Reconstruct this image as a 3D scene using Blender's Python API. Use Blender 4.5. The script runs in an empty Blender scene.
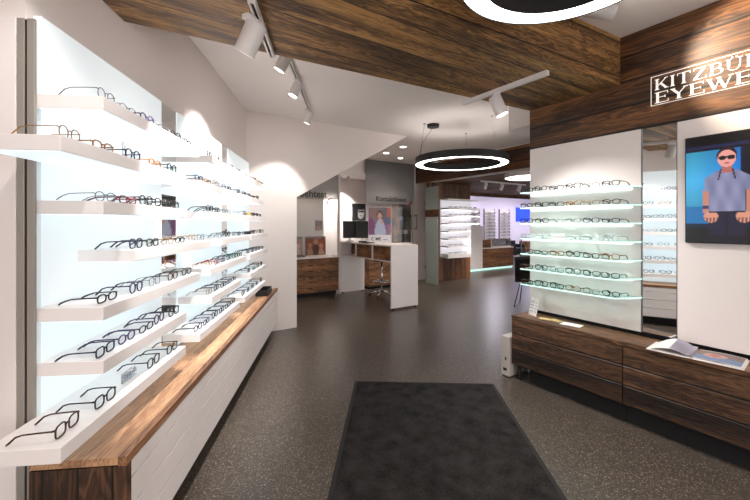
import bpy, math, random
from mathutils import Vector, Matrix
random.seed(7)
PI = math.pi
R = math.radians
SC = bpy.context.scene
COL = SC.collection

# ------------------------------------------------------------ camera, world, exposure
cam_d = bpy.data.cameras.new('camera'); cam = bpy.data.objects.new('camera', cam_d); COL.objects.link(cam)
cam.location = (0, 0, 1.45); cam.rotation_euler = (R(90), 0, R(-33.0))
cam_d.sensor_width = 36.0; cam_d.lens = 36.0 * 370 / 750; cam_d.shift_y = -26 / 750
cam_d.clip_start = 0.05; cam_d.clip_end = 100
SC.camera = cam
W = bpy.data.worlds.new('world'); SC.world = W; W.use_nodes = True
W.node_tree.nodes['Background'].inputs[0].default_value = (1.0, 0.96, 0.95, 1)
W.node_tree.nodes['Background'].inputs[1].default_value = 1.0
SC.view_settings.view_transform = 'Standard'; SC.view_settings.look = 'None'
SC.view_settings.gamma = 1; SC.view_settings.exposure = 1.2; SC.view_settings.use_curve_mapping = False
SC.cycles.use_denoising = True
SC.cycles.sample_clamp_indirect = 4
SC.cycles.max_bounces = 8
WARM = (1.0, 0.86, 0.74); NEUT = (1.0, 0.955, 0.92); COOL = (0.80, 0.94, 1.0)

def spot(name, loc, target, power, color, size=50, blend=0.5, radius=0.04):
    l = bpy.data.lights.new(name, 'SPOT'); l.energy = power; l.color = color
    l.spot_size = R(size); l.spot_blend = blend; l.shadow_soft_size = radius
    o = bpy.data.objects.new(name, l); COL.objects.link(o); o.location = loc
    o.rotation_euler = (Vector(target) - Vector(loc)).to_track_quat('-Z', 'Y').to_euler()
    return o

# ------------------------------------------------------------ materials
def lin(c):
    return tuple((x/255/12.92 if x/255 <= 0.04045 else ((x/255+0.055)/1.055)**2.4) for x in c) + (1,)
def newmat(name):
    m = bpy.data.materials.new(name); m.use_nodes = True
    nt = m.node_tree; b = nt.nodes['Principled BSDF']
    return m, nt, b
def N(nt, t, **kw):
    n = nt.nodes.new(t)
    for k, v in kw.items(): setattr(n, k, v)
    return n
def math_n(nt, op, a, b=None):
    n = N(nt, 'ShaderNodeMath', operation=op)
    for i, v in enumerate((a, b)):
        if v is None: continue
        if isinstance(v, (int, float)): n.inputs[i].default_value = v
        else: nt.links.new(v, n.inputs[i])
    return n.outputs[0]
def mat(name, rgb, rough=0.5, metal=0.0, emit=0.0, ecol=None, bump=0.0, bscale=60, spec=0.5, vary=0.04):
    m, nt, b = newmat(name)
    c = lin(rgb)
    tc = N(nt, 'ShaderNodeTexCoord'); no = N(nt, 'ShaderNodeTexNoise'); no.inputs['Scale'].default_value = bscale if bump else 3.0
    nt.links.new(tc.outputs['Object'], no.inputs['Vector'])
    mx = N(nt, 'ShaderNodeMix', data_type='RGBA'); mx.inputs['A'].default_value = c
    mx.inputs['B'].default_value = tuple(x*(1-vary) for x in c[:3]) + (1,)
    nt.links.new(no.outputs['Fac'], mx.inputs['Factor']); nt.links.new(mx.outputs['Result'], b.inputs['Base Color'])
    b.inputs['Roughness'].default_value = rough; b.inputs['Metallic'].default_value = metal
    b.inputs['Specular IOR Level'].default_value = spec
    if emit:
        b.inputs['Emission Color'].default_value = lin(ecol) if ecol else c
        b.inputs['Emission Strength'].default_value = emit
    if bump:
        bp = N(nt, 'ShaderNodeBump'); bp.inputs['Strength'].default_value = bump; bp.inputs['Distance'].default_value = 0.002
        nt.links.new(no.outputs['Fac'], bp.inputs['Height']); nt.links.new(bp.outputs['Normal'], b.inputs['Normal'])
    return m
def wood(name, dark, mid, light, along='Y', across='X', plank=0.0, rough=0.55, off=0.0, bump=0.5, seam=0.05, gs=1.0):
    """planks run along one object axis and are laid side by side across another"""
    m, nt, b = newmat(name); L = nt.links.new
    tc = N(nt, 'ShaderNodeTexCoord'); sp = N(nt, 'ShaderNodeSeparateXYZ'); L(tc.outputs['Object'], sp.inputs[0])
    u, v = sp.outputs[along], sp.outputs[across]
    third = [a for a in 'XYZ' if a not in (along, across)][0]; w = sp.outputs[third]
    if plank:
        vv = math_n(nt, 'ADD', math_n(nt, 'DIVIDE', v, plank), off)
        idx = math_n(nt, 'FLOOR', vv); fr = math_n(nt, 'FRACT', vv)
        wn = N(nt, 'ShaderNodeTexWhiteNoise', noise_dimensions='1D'); L(idx, wn.inputs['W']); rnd = wn.outputs['Value']
        u = math_n(nt, 'ADD', u, math_n(nt, 'MULTIPLY', rnd, 17.0))
        w = math_n(nt, 'ADD', w, math_n(nt, 'MULTIPLY', rnd, 5.0))
    cb = N(nt, 'ShaderNodeCombineXYZ')
    L(math_n(nt, 'MULTIPLY', u, 0.9*gs), cb.inputs[0]); L(math_n(nt, 'MULTIPLY', v, 9.0*gs), cb.inputs[1]); L(math_n(nt, 'MULTIPLY', w, 9.0*gs), cb.inputs[2])
    n1 = N(nt, 'ShaderNodeTexNoise'); n1.inputs['Scale'].default_value = 1.3; n1.inputs['Detail'].default_value = 5; n1.inputs['Distortion'].default_value = 0.6
    L(cb.outputs[0], n1.inputs['Vector'])
    rings = math_n(nt, 'FRACT', math_n(nt, 'MULTIPLY', n1.outputs['Fac'], 9.0))
    rings = math_n(nt, 'ABSOLUTE', math_n(nt, 'SUBTRACT', rings, 0.5))      # 0..0.5
    cb2 = N(nt, 'ShaderNodeCombineXYZ')
    L(math_n(nt, 'MULTIPLY', u, 4.0*gs), cb2.inputs[0]); L(math_n(nt, 'MULTIPLY', v, 130.0*gs), cb2.inputs[1]); L(math_n(nt, 'MULTIPLY', w, 130.0*gs), cb2.inputs[2])
    n2 = N(nt, 'ShaderNodeTexNoise'); n2.inputs['Scale'].default_value = 1.0; n2.inputs['Detail'].default_value = 3; L(cb2.outputs[0], n2.inputs['Vector'])
    n3 = N(nt, 'ShaderNodeTexNoise'); n3.inputs['Scale'].default_value = 0.55; n3.inputs['Detail'].default_value = 2; L(cb.outputs[0], n3.inputs['Vector'])
    g = math_n(nt, 'ADD', math_n(nt, 'MULTIPLY', rings, 0.75), math_n(nt, 'MULTIPLY', n2.outputs['Fac'], 0.45))
    g = math_n(nt, 'ADD', g, math_n(nt, 'MULTIPLY', math_n(nt, 'SUBTRACT', n3.outputs['Fac'], 0.5), 1.5))
    if plank:
        g = math_n(nt, 'ADD', g, math_n(nt, 'MULTIPLY', math_n(nt, 'SUBTRACT', rnd, 0.5), 0.35))
    cr = N(nt, 'ShaderNodeValToRGB'); e = cr.color_ramp.elements
    e[0].position = 0.12; e[0].color = lin(dark); e[1].position = 0.8; e[1].color = lin(light)
    x = e.new(0.42); x.color = lin(mid)
    L(g, cr.inputs['Fac'])
    col = cr.outputs['Color']; h = g
    if plank:
        edge = math_n(nt, 'MINIMUM', fr, math_n(nt, 'SUBTRACT', 1.0, fr))
        sm = N(nt, 'ShaderNodeMapRange'); sm.inputs['From Min'].default_value = seam*0.5; sm.inputs['From Max'].default_value = seam
        L(edge, sm.inputs['Value'])
        mx = N(nt, 'ShaderNodeMix', data_type='RGBA', blend_type='MIX'); mx.inputs['A'].default_value = tuple(q*0.25 for q in lin(dark)[:3]) + (1,)
        L(sm.outputs['Result'], mx.inputs['Factor']); L(col, mx.inputs['B']); col = mx.outputs['Result']
        h = math_n(nt, 'ADD', math_n(nt, 'MULTIPLY', g, 0.5), math_n(nt, 'MULTIPLY', sm.outputs['Result'], 1.0))
    L(col, b.inputs['Base Color']); b.inputs['Roughness'].default_value = rough
    bp = N(nt, 'ShaderNodeBump'); bp.inputs['Strength'].default_value = bump; bp.inputs['Distance'].default_value = 0.004
    L(h, bp.inputs['Height']); L(bp.outputs['Normal'], b.inputs['Normal'])
    return m
def terrazzo(name):
    m, nt, b = newmat(name); L = nt.links.new
    tc = N(nt, 'ShaderNodeTexCoord')
    vo = N(nt, 'ShaderNodeTexVoronoi'); vo.inputs['Scale'].default_value = 190; L(tc.outputs['Object'], vo.inputs['Vector'])
    sc = N(nt, 'ShaderNodeSeparateColor'); L(vo.outputs['Color'], sc.inputs[0])
    no = N(nt, 'ShaderNodeTexNoise'); no.inputs['Scale'].default_value = 180; no.inputs['Detail'].default_value = 2; L(tc.outputs['Object'], no.inputs['Vector'])
    cr = N(nt, 'ShaderNodeValToRGB'); cr.color_ramp.interpolation = 'CONSTANT'
    e = cr.color_ramp.elements; e[0].position = 0; e[0].color = lin((44, 39, 35)); e[1].position = 0.5; e[1].color = lin((72, 65, 58))
    for p, c in ((0.72, (104, 95, 85)), (0.88, (142, 132, 120)), (0.95, (186, 176, 162))):
        x = e.new(p); x.color = lin(c)
    L(sc.outputs[0], cr.inputs['Fac'])
    mx = N(nt, 'ShaderNodeMix', data_type='RGBA'); mx.inputs['B'].default_value = lin((80, 72, 65)); L(no.outputs['Fac'], mx.inputs['Factor']); L(cr.outputs['Color'], mx.inputs['A'])
    L(mx.outputs['Result'], b.inputs['Base Color']); b.inputs['Roughness'].default_value = 0.3; b.inputs['Specular IOR Level'].default_value = 0.45
    return m
def carpet(name):
    m, nt, b = newmat(name); L = nt.links.new
    tc = N(nt, 'ShaderNodeTexCoord')
    a = N(nt, 'ShaderNodeTexNoise'); a.inputs['Scale'].default_value = 260; L(tc.outputs['Object'], a.inputs['Vector'])
    c = N(nt, 'ShaderNodeTexNoise'); c.inputs['Scale'].default_value = 9; c.inputs['Detail'].default_value = 5; L(tc.outputs['Object'], c.inputs['Vector'])
    g = math_n(nt, 'ADD', math_n(nt, 'MULTIPLY', a.outputs['Fac'], 0.7), math_n(nt, 'MULTIPLY', c.outputs['Fac'], 0.5))
    cr = N(nt, 'ShaderNodeValToRGB'); e = cr.color_ramp.elements
    e[0].position = 0.42; e[0].color = lin((14, 14, 15)); e[1].position = 0.85; e[1].color = lin((66, 63, 62)); L(g, cr.inputs['Fac'])
    L(cr.outputs['Color'], b.inputs['Base Color']); b.inputs['Roughness'].default_value = 0.95; b.inputs['Specular IOR Level'].default_value = 0.1
    bp = N(nt, 'ShaderNodeBump'); bp.inputs['Strength'].default_value = 0.8; bp.inputs['Distance'].default_value = 0.004
    L(g, bp.inputs['Height']); L(bp.outputs['Normal'], b.inputs['Normal'])
    return m
def clear(name, tint=(255, 255, 255), gloss=0.08, haze=0.0, hazecol=(230, 235, 235), rough=0.02):
    m, nt, b = newmat(name); nt.nodes.remove(b); L = nt.links.new
    out = nt.nodes['Material Output']
    t = N(nt, 'ShaderNodeBsdfTransparent'); t.inputs[0].default_value = lin(tint)
    g = N(nt, 'ShaderNodeBsdfGlossy'); g.inputs['Roughness'].default_value = rough
    fr = N(nt, 'ShaderNodeFresnel'); fr.inputs[0].default_value = 1.45
    f = math_n(nt, 'MULTIPLY', fr.outputs[0], gloss*10)
    mx = N(nt, 'ShaderNodeMixShader'); L(f, mx.inputs[0]); L(t.outputs[0], mx.inputs[1]); L(g.outputs[0], mx.inputs[2])
    res = mx.outputs[0]
    if haze:
        d = N(nt, 'ShaderNodeBsdfDiffuse'); d.inputs[0].default_value = lin(hazecol)
        tr = N(nt, 'ShaderNodeBsdfTranslucent'); tr.inputs[0].default_value = lin(hazecol)
        dm = N(nt, 'ShaderNodeMixShader'); L(d.outputs[0], dm.inputs[1]); L(tr.outputs[0], dm.inputs[2])
        m2 = N(nt, 'ShaderNodeMixShader'); m2.inputs[0].default_value = haze
        L(res, m2.inputs[1]); L(dm.outputs[0], m2.inputs[2]); res = m2.outputs[0]
    L(res, out.inputs['Surface'])
    return m
def picture_mat(name, emit=0.0, rough=0.4):
    m, nt, b = newmat(name)
    a = N(nt, 'ShaderNodeAttribute', attribute_name='Col')
    if emit:
        b.inputs['Base Color'].default_value = (0.01, 0.01, 0.01, 1)
        nt.links.new(a.outputs['Color'], b.inputs['Emission Color']); b.inputs['Emission Strength'].default_value = emit
    else:
        nt.links.new(a.outputs['Color'], b.inputs['Base Color'])
    b.inputs['Roughness'].default_value = rough
    return m

M = {}
M['wall'] = mat('wall paint', (236, 226, 221), 0.85, bump=0.1, bscale=90)
M['ceiling'] = mat('ceiling paint', (240, 233, 229), 0.9)
M['white'] = mat('white lacquer', (236, 228, 225), 0.35)
M['white_shelf'] = mat('white shelf lacquer', (240, 234, 232), 0.4)
M['white_matt'] = mat('white matt board', (236, 228, 222), 0.7)
M['light_panel'] = mat('back lit acrylic', (222, 227, 229), 0.4, emit=0.19, ecol=(224, 240, 246))
M['strip'] = mat('added shelf underglow', (235, 240, 242), 0.5, emit=0.33, ecol=(222, 242, 250))  # glow for the sheets added below the left shelves
M['alu'] = mat('brushed aluminium', (158, 152, 144), 0.4, metal=0.3)
M['gap'] = mat('black gap', (12, 12, 14), 0.8)
M['black'] = mat('black lacquer', (13, 13, 15), 0.45)
M['rubber'] = mat('black rubber edge', (20, 20, 21), 0.7)
M['chrome'] = mat('chrome', (225, 225, 228), 0.12, metal=1.0)
M['mirror'] = mat('mirror glass', (235, 238, 238), 0.02, metal=1.0, vary=0.0)
M['steel'] = mat('steel edge', (120, 120, 122), 0.3, metal=0.9)
M['terrazzo'] = terrazzo('speckled terrazzo')
M['carpet'] = carpet('charcoal carpet')
M['glass'] = clear('clear glass')
M['shelf_glass'] = clear('green glass shelf', (240, 250, 248), 0.09, 0.04, (225, 245, 240))
M['glass_edge'] = mat('glass edge', (190, 240, 228), 0.2, emit=0.35, ecol=(206, 246, 236))
M['door_glass'] = clear('frosted door glass', (236, 242, 238), 0.08, 0.5, (196, 204, 198))
M['frost'] = clear('frosted partition glass', (235, 235, 235), 0.08, 0.62, (172, 171, 170))
M['pane'] = clear('partition glass', (244, 244, 244), 0.08, 0.05, (200, 196, 190))
M['lamp'] = mat('lit lamp face', (255, 255, 255), 0.5, emit=9.0, ecol=(255, 248, 240))
M['ring_led'] = mat('ring light diffuser', (255, 255, 255), 0.5, emit=4.2, ecol=(255, 250, 244))
M['ring_added_up'] = mat('added ring uplight', (255, 255, 255), 0.5, emit=3.0, ecol=(255, 246, 240))
M['spot_body'] = mat('white spotlight enamel', (228, 222, 220), 0.35)
M['beam_wood'] = wood('reclaimed beam boards', (36, 22, 10), (98, 68, 36), (176, 132, 76), 'X', 'Y', plank=0.27, rough=0.6, bump=1.0, gs=1.7, seam=0.02)
M['beam_face'] = wood('reclaimed beam face', (36, 22, 10), (98, 68, 36), (176, 132, 76), 'X', 'Z', plank=0.27, rough=0.6, bump=1.0, gs=1.7, seam=0.02, off=0.3)
M['fascia_wood'] = wood('fascia boards', (32, 19, 9), (76, 46, 23), (130, 86, 46), 'Y', 'Z', plank=0.194, rough=0.5, off=0.75, bump=0.4)
M['cab_wood'] = wood('dark cabinet boards', (22, 12, 7), (58, 37, 23), (108, 76, 50), 'Y', 'Z', plank=0.142, rough=0.5, off=0.0, bump=1.0, seam=0.05, gs=2.2)
M['cab_top'] = wood('cabinet top board', (52, 32, 20), (104, 72, 48), (156, 114, 80), 'Y', 'X', plank=0.0, rough=0.5)
M['oak_top'] = wood('warm oak board', (140, 100, 70), (182, 138, 102), (206, 166, 128), 'Y', 'X', plank=0.0, rough=0.55, gs=1.6)
M['oak_lip'] = wood('oak board front lip', (84, 52, 32), (134, 92, 62), (172, 126, 90), 'Y', 'Z', rough=0.5)
M['oak_end'] = wood('oak end board', (46, 28, 17), (92, 62, 42), (130, 92, 64), 'Z', 'X', plank=0.12, rough=0.55, off=0.4)
M['drawer_wood'] = wood('walnut drawer front', (62, 38, 22), (122, 80, 48), (174, 122, 76), 'X', 'Z', rough=0.5)
M['wall_wood'] = wood('upright wall boards', (50, 28, 14), (96, 58, 30), (134, 88, 50), 'Z', 'X', plank=0.2, rough=0.55)
M['far_wood'] = wood('ceiling boards', (48, 28, 14), (98, 64, 36), (146, 104, 64), 'Y', 'X', plank=0.22, rough=0.6)
M['far_face'] = wood('ceiling drop boards', (48, 26, 13), (92, 56, 28), (128, 84, 46), 'Y', 'Z', plank=0.22, rough=0.6)
M['lilac'] = mat('lilac wall paint', (226, 220, 236), 0.8)
M['grey_box'] = mat('grey white casing', (186, 178, 172), 0.45)
M['blue_sign'] = mat('blue lit sign', (20, 60, 190), 0.4, emit=0.6)
M['ink'] = mat('black lettering', (24, 22, 24), 0.5)
M['red_ink'] = mat('red lettering', (150, 30, 34), 0.5)
M['grey_ink'] = mat('grey lettering', (110, 120, 150), 0.5)
M['sign_white'] = mat('white sign letters', (245, 240, 235), 0.4, emit=0.25)  # faint glow added to letters that only a spotlight lights
M['paper'] = mat('white paper', (240, 236, 232), 0.6)
M['cream'] = mat('cream card', (212, 190, 130), 0.6)
M['picture'] = picture_mat('printed picture')
M['screen_pic'] = picture_mat('screen picture', emit=0.46, rough=0.15)
M['case_tan'] = mat('tan display block', (200, 150, 80), 0.5)

# ------------------------------------------------------------ mesh helper
class MB:
    def __init__(s): s.v = []; s.f = []; s.m = []; s.cur = 0
    def add(s, vs, fs):
        o = len(s.v); s.v += [tuple(p) for p in vs]
        for f in fs: s.f.append([i+o for i in f]); s.m.append(s.cur)
        return s
    def box(s, x0, x1, y0, y1, z0, z1):
        x0, x1 = min(x0, x1), max(x0, x1); y0, y1 = min(y0, y1), max(y0, y1); z0, z1 = min(z0, z1), max(z0, z1)
        return s.add([(x0,y0,z0),(x1,y0,z0),(x1,y1,z0),(x0,y1,z0),(x0,y0,z1),(x1,y0,z1),(x1,y1,z1),(x0,y1,z1)],
                     [(3,2,1,0),(4,5,6,7),(0,1,5,4),(1,2,6,5),(2,3,7,6),(3,0,4,7)])
    def prism(s, pts, z0, z1, plane='XY'):
        """outline extruded along the remaining axis"""
        def P(a, b, c): return {'XY': (a, b, c), 'XZ': (a, c, b), 'YZ': (c, a, b)}[plane]
        n = len(pts); ar = sum(pts[i][0]*pts[(i+1) % n][1]-pts[(i+1) % n][0]*pts[i][1] for i in range(n))
        if (ar < 0) != (plane == 'XZ'): pts = pts[::-1]
        vs = [P(a, b, z0) for a, b in pts] + [P(a, b, z1) for a, b in pts]
        fs = [tuple(range(n))[::-1], tuple(range(n, 2*n))] + [(i, (i+1) % n, n+(i+1) % n, n+i) for i in range(n)]
        return s.add(vs, fs)
    def tube(s, pts, r, k=6, closed=False, cap=True):
        pts = [Vector(p) for p in pts]; n = len(pts); rs = r if isinstance(r, (list, tuple)) else [r]*n
        vs = []; prev = None
        for i, p in enumerate(pts):
            if closed: t = pts[(i+1) % n]-pts[i-1]
            else: t = pts[min(i+1, n-1)]-pts[max(i-1, 0)]
            t.normalize()
            if prev is None:
                a = Vector((0, 0, 1)) if abs(t.z) < 0.9 else Vector((1, 0, 0))
                u = t.cross(a).normalized()
            else:
                u = (prev - t*prev.dot(t)).normalized()
            prev = u; w = t.cross(u)
            for j in range(k):
                q = 2*PI*j/k; vs.append(p + (u*math.cos(q)+w*math.sin(q))*rs[i])
        fs = []
        for i in range(n if closed else n-1):
            a = i*k; b = ((i+1) % n)*k
            for j in range(k): fs.append((a+j, a+(j+1) % k, b+(j+1) % k, b+j))
        if not closed and cap: fs.append(tuple(range(k))[::-1]); fs.append(tuple(range((n-1)*k, n*k)))
        return s.add(vs, fs)
    def cyl(s, p0, p1, r0, r1=None, k=20):
        return s.tube([p0, p1], [r0, r0 if r1 is None else r1], k)
    def lathe(s, prof, k=48, closed=True):
        """profile of (radius, z) turned about the z axis"""
        n = len(prof); vs = [(r*math.cos(2*PI*j/k), r*math.sin(2*PI*j/k), z) for j in range(k) for r, z in prof]
        fs = []
        for j in range(k):
            a, b = j*n, ((j+1) % k)*n
            for i in range(n if closed else n-1): fs.append((a+i, b+i, b+(i+1) % n, a+(i+1) % n))
        return s.add(vs, fs)
    def mesh(s, name, mats, smooth=False):
        me = bpy.data.meshes.new(name); me.from_pydata(s.v, [], s.f)
        for m in (mats if isinstance(mats, (list, tuple)) else [mats]): me.materials.append(M[m] if isinstance(m, str) else m)
        me.polygons.foreach_set('material_index', s.m)
        if smooth: me.polygons.foreach_set('use_smooth', [True]*len(s.f))
        me.update(); return me
    def build(s, name, mats, parent=None, loc=(0, 0, 0), rotz=0, bevel=0, smooth=False):
        o = bpy.data.objects.new(name, s.mesh(name, mats, smooth)); COL.objects.link(o)
        o.location = loc; o.rotation_euler = (0, 0, rotz)
        if parent: o.parent = parent
        if bevel:
            b = o.modifiers.new('bevel', 'BEVEL'); b.width = bevel; b.segments = 2; b.limit_method = 'ANGLE'
        return o
def tag(o, label, cat, group=None):
    o['label'] = label; o['category'] = cat
    if group: o['group'] = group
    return o
def thing(name, label, cat, loc=(0, 0, 0), rotz=0, group=None):
    o = bpy.data.objects.new(name, None); COL.objects.link(o); o.location = loc; o.rotation_euler = (0, 0, rotz)
    o.empty_display_size = 0.05
    return tag(o, label, cat, group)
def struct(name, mb, m, loc=(0, 0, 0), rotz=0, bevel=0, parent=None):
    o = mb.build(name, m, parent, loc, rotz, bevel)
    if parent is None: o['kind'] = 'structure'
    return o
def copy_thing(src, loc, rotz, label, group=None):
    r = src.copy(); COL.objects.link(r); r.location = loc; r.rotation_euler = (0, 0, rotz); r['label'] = label
    if group: r['group'] = group
    for ch in list(src.children):
        c = ch.copy(); COL.objects.link(c); c.parent = r
        for g in list(ch.children):
            d = g.copy(); COL.objects.link(d); d.parent = c
    return r
def place(p, u, v, w, name, fn, nu, nv, m, parent=None, loc=(0, 0, 0), rotz=0, warp=None):
    """a picture: grid from corner p along u (left to right) and v (top to bottom), coloured by fn(u, v)"""
    p, u, v = Vector(p), Vector(u), Vector(v); vs = []; cols = []
    for j in range(nv+1):
        for i in range(nu+1):
            a, b = i/nu, j/nv; q = p+u*a+v*b
            if warp: q = q+Vector(warp(a, b))
            vs.append(q); cols.append(lin(fn(a, b)))
    fs = [(j*(nu+1)+i, (j+1)*(nu+1)+i, (j+1)*(nu+1)+i+1, j*(nu+1)+i+1) for j in range(nv) for i in range(nu)]
    me = bpy.data.meshes.new(name); me.from_pydata([tuple(q) for q in vs], [], fs)
    at = me.color_attributes.new('Col', 'FLOAT_COLOR', 'POINT')
    at.data.foreach_set('color', [c for col in cols for c in col])
    me.materials.append(M[m]); me.update()
    o = bpy.data.objects.new(name, me); COL.objects.link(o); o.location = loc; o.rotation_euler = (0, 0, rotz)
    if parent: o.parent = parent
    return o
def text(name, body, size, m, loc, rot, parent=None, depth=0.001):
    c = bpy.data.curves.new(name, 'FONT'); c.body = body; c.size = size; c.extrude = depth; c.resolution_u = 3; c.offset = size*0.02
    t = bpy.data.objects.new(name, c); COL.objects.link(t)
    bpy.context.view_layer.update()
    me = bpy.data.meshes.new_from_object(t.evaluated_get(bpy.context.evaluated_depsgraph_get()))
    bpy.data.objects.remove(t); me.materials.clear(); me.materials.append(M[m])
    o = bpy.data.objects.new(name, me); COL.objects.link(o); o.location = loc; o.rotation_euler = rot
    if parent: o.parent = parent
    return o

CEIL = 2.93
# left wall frame: local x towards the room, local y along the wall away from the viewer
LROT = -R(26.79); LC, LS = math.cos(LROT), math.sin(LROT)
def LW(x, y, z=0): return (x*LC - y*LS, x*LS + y*LC, z)
WX, PX, SX, CX = -1.142, -1.107, -0.873, -0.775      # wall, light panel, shelf front, cabinet front

# ------------------------------------------------------------ structure
struct('floor', MB().box(-4, 19, -3.5, 12.3, -0.1, 0), 'terrazzo')
struct('ceiling', MB().box(-4, 6.05, -3.5, 8.6, CEIL, CEIL+0.1), 'ceiling')
struct('ceiling_side', MB().box(6.35, 19, -3.5, 8.6, 2.49, 2.60), 'far_wood')
struct('ceiling_strip', MB().box(6.10, 6.349, -3.5, 8.6, 2.49, 2.60), 'white_matt')
struct('ceiling_back', MB().box(-4, 19, 8.601, 12.3, CEIL, CEIL+0.1), 'ceiling')
struct('trim_1', MB().box(6.05, 6.099, -3.5, 8.6, 2.49, CEIL-0.001), 'far_face')
struct('trim_2', MB().box(6.1, 19, 8.601, 8.75, 2.40, CEIL-0.001), 'far_face')
# left wall, its thickness outwards
struct('wall_left', MB().prism([(WX, 1.506), (WX-0.8, 1.506), (WX-0.8, 6.2), (WX, 4.957)], 0, CEIL, 'XY'), 'wall', rotz=LROT)
struct('wall_left_near', MB().box(WX-0.81, WX-0.95, -4, 1.7, 0, CEIL), 'wall', rotz=LROT)
wr = MB().prism([(1.185, 0), (1.906, 0), (1.906, 1.829), (3.86, CEIL), (1.185, CEIL)], 4.95, 5.10, 'XZ')
struct('wall_stair', wr, 'wall')
struct('wall_niche_left', MB().box(1.75, 1.90, 5.10, 8.3, 0, CEIL), 'wall')
struct('wall_back', MB().box(1.75, 6.30, 8.3, 8.45, 0, CEIL), 'wall')
struct('wall_passage', MB().box(5.84, 6.60, 7.4, 7.5, 0, CEIL), 'wall')
struct('wall_wood', MB().box(6.11, 7.57, 6.95, 7.05, 0, 2.489), 'wall_wood')
struct('wall_side_back', MB().box(7.47, 7.57, 7.051, 12, 0, 2.9), 'lilac')
struct('wall_far', MB().box(7.58, 19, 12.0, 12.1, 0, CEIL), 'lilac')
struct('wall_far_right', MB().box(18.8, 19, -3.5, 11.99, 0, CEIL), 'lilac')
# right wall: core, panels, fascia
struct('wall_right', MB().box(3.265, 3.44, -3.2, 2.205, 0, 2.175), 'gap')
struct('trim_3', MB().box(3.24, 3.46, -3.2, 2.21, 2.176, CEIL-0.001), 'fascia_wood')
struct('trim_4', MB().box(3.86, 5.2, 2.1, 2.92, 2.60, CEIL-0.001), 'white_matt')
for k, (a, b) in enumerate(((1.262, 2.208), (-3.2, 1.037))):
    struct('wall_panel', MB().box(3.24, 3.264, a, b, 0.625, 2.1755), 'white', bevel=0.001)
# main ceiling beam
b = MB().prism([(3.238, 2.205), (3.238, 1.405), (-0.62, 1.62), (-0.05, 2.44)], 2.556, CEIL-0.002, 'XY')
bo = struct('trim_5', b, ['beam_wood', 'beam_face'])
for p in bo.data.polygons:
    if abs(p.normal.z) < 0.5: p.material_index = 1

# ------------------------------------------------------------ left: framed end panel
t = thing('wall_cladding', 'tall white wall panel in a grey metal frame at the left edge', 'wall panel', LW(-1.16, 1.487), LROT)
MB().box(-0.8, -0.003, 0.004, 0.018, 0, 2.209).build('panel_board', 'white', t, bevel=0.002)
MB().box(-0.002, 0.024, 0.006, 0.018, 0, 2.209).build('frame_profile', 'alu', t, bevel=0.002)
MB().box(0.0245, 0.0315, 0.010, 0.018, 0, 2.205).build('shadow_gap', 'gap', t)
MB().box(0.032, 0.058, 0.006, 0.018, 0, 2.209).build('frame_profile', 'alu', t, bevel=0.002)

def sy(Y): return 1.006*Y + 0.1
# light panels and narrow mirrors behind the shelves
pan = [(1.533, 2.515, 'nearest'), (2.745, 3.79, 'middle'), (3.99, 4.955, 'farthest')]
for a, b_, w in pan:
    t = thing('light_panel', f'glowing white wall panel behind the {w} column of shelves', 'light panel', LW(PX, (a+b_)/2), LROT, 'lit wall panels')
    h = (b_-a)/2
    MB().box(-0.03, 0, -h, h, 0.59, 2.24).build('acrylic_sheet', 'light_panel', t, bevel=0.002)
for a, b_, w in ((2.52, 2.74, 'near and middle'), (3.795, 3.985, 'middle and far')):
    tag(MB().box(-0.03, -0.004, a, b_, 0.59, 2.24).build('wall_mirror', 'mirror', None, LW(PX, 0), LROT, bevel=0.002),
        f'narrow upright mirror strip between the {w} lit panels', 'mirror', None)

# left low cabinet
t = thing('low_cabinet', 'long low white drawer cabinet with an oak top under the wall shelves', 'cabinet', LW(CX, 3.0), LROT)
def fp(x0, x1, z0, z1, y0, name, m, bev=0.0015):   # body that ends on the slanting end wall
    e0 = 4.945/LC + x0*0.5048; e1 = 4.945/LC + x1*0.5048
    return MB().prism([(x0-CX, y0-3.0), (x1-CX, y0-3.0), (x1-CX, e1-3.0), (x0-CX, e0-3.0)], z0, z1, 'XY').build(name, m, t, bevel=bev)
fp(PX, CX-0.02, 0.12, 0.548, 1.511, 'carcass', 'white_matt')
fp(PX, CX-0.13, 0.0, 0.12, 1.53, 'plinth', 'gap')
fp(PX+0.001, CX-0.03, 0.550, 0.580, 1.475, 'top_board', 'oak_top')
fp(CX-0.029, CX+0.002, 0.546, 0.581, 1.475, 'front_lip', 'oak_lip')
MB().box(PX-CX, 0.001, 1.475-3, 1.510-3, 0.0, 0.5455).build('end_board', 'oak_end', t, bevel=0.001)
zs = [0.124, 0.246, 0.366, 0.477, 0.545]
for i in range(4):
    fp(CX-0.019, CX, zs[i]+0.0028, zs[i+1]-0.0028, 1.512, 'drawer', 'white', 0.001)

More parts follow.
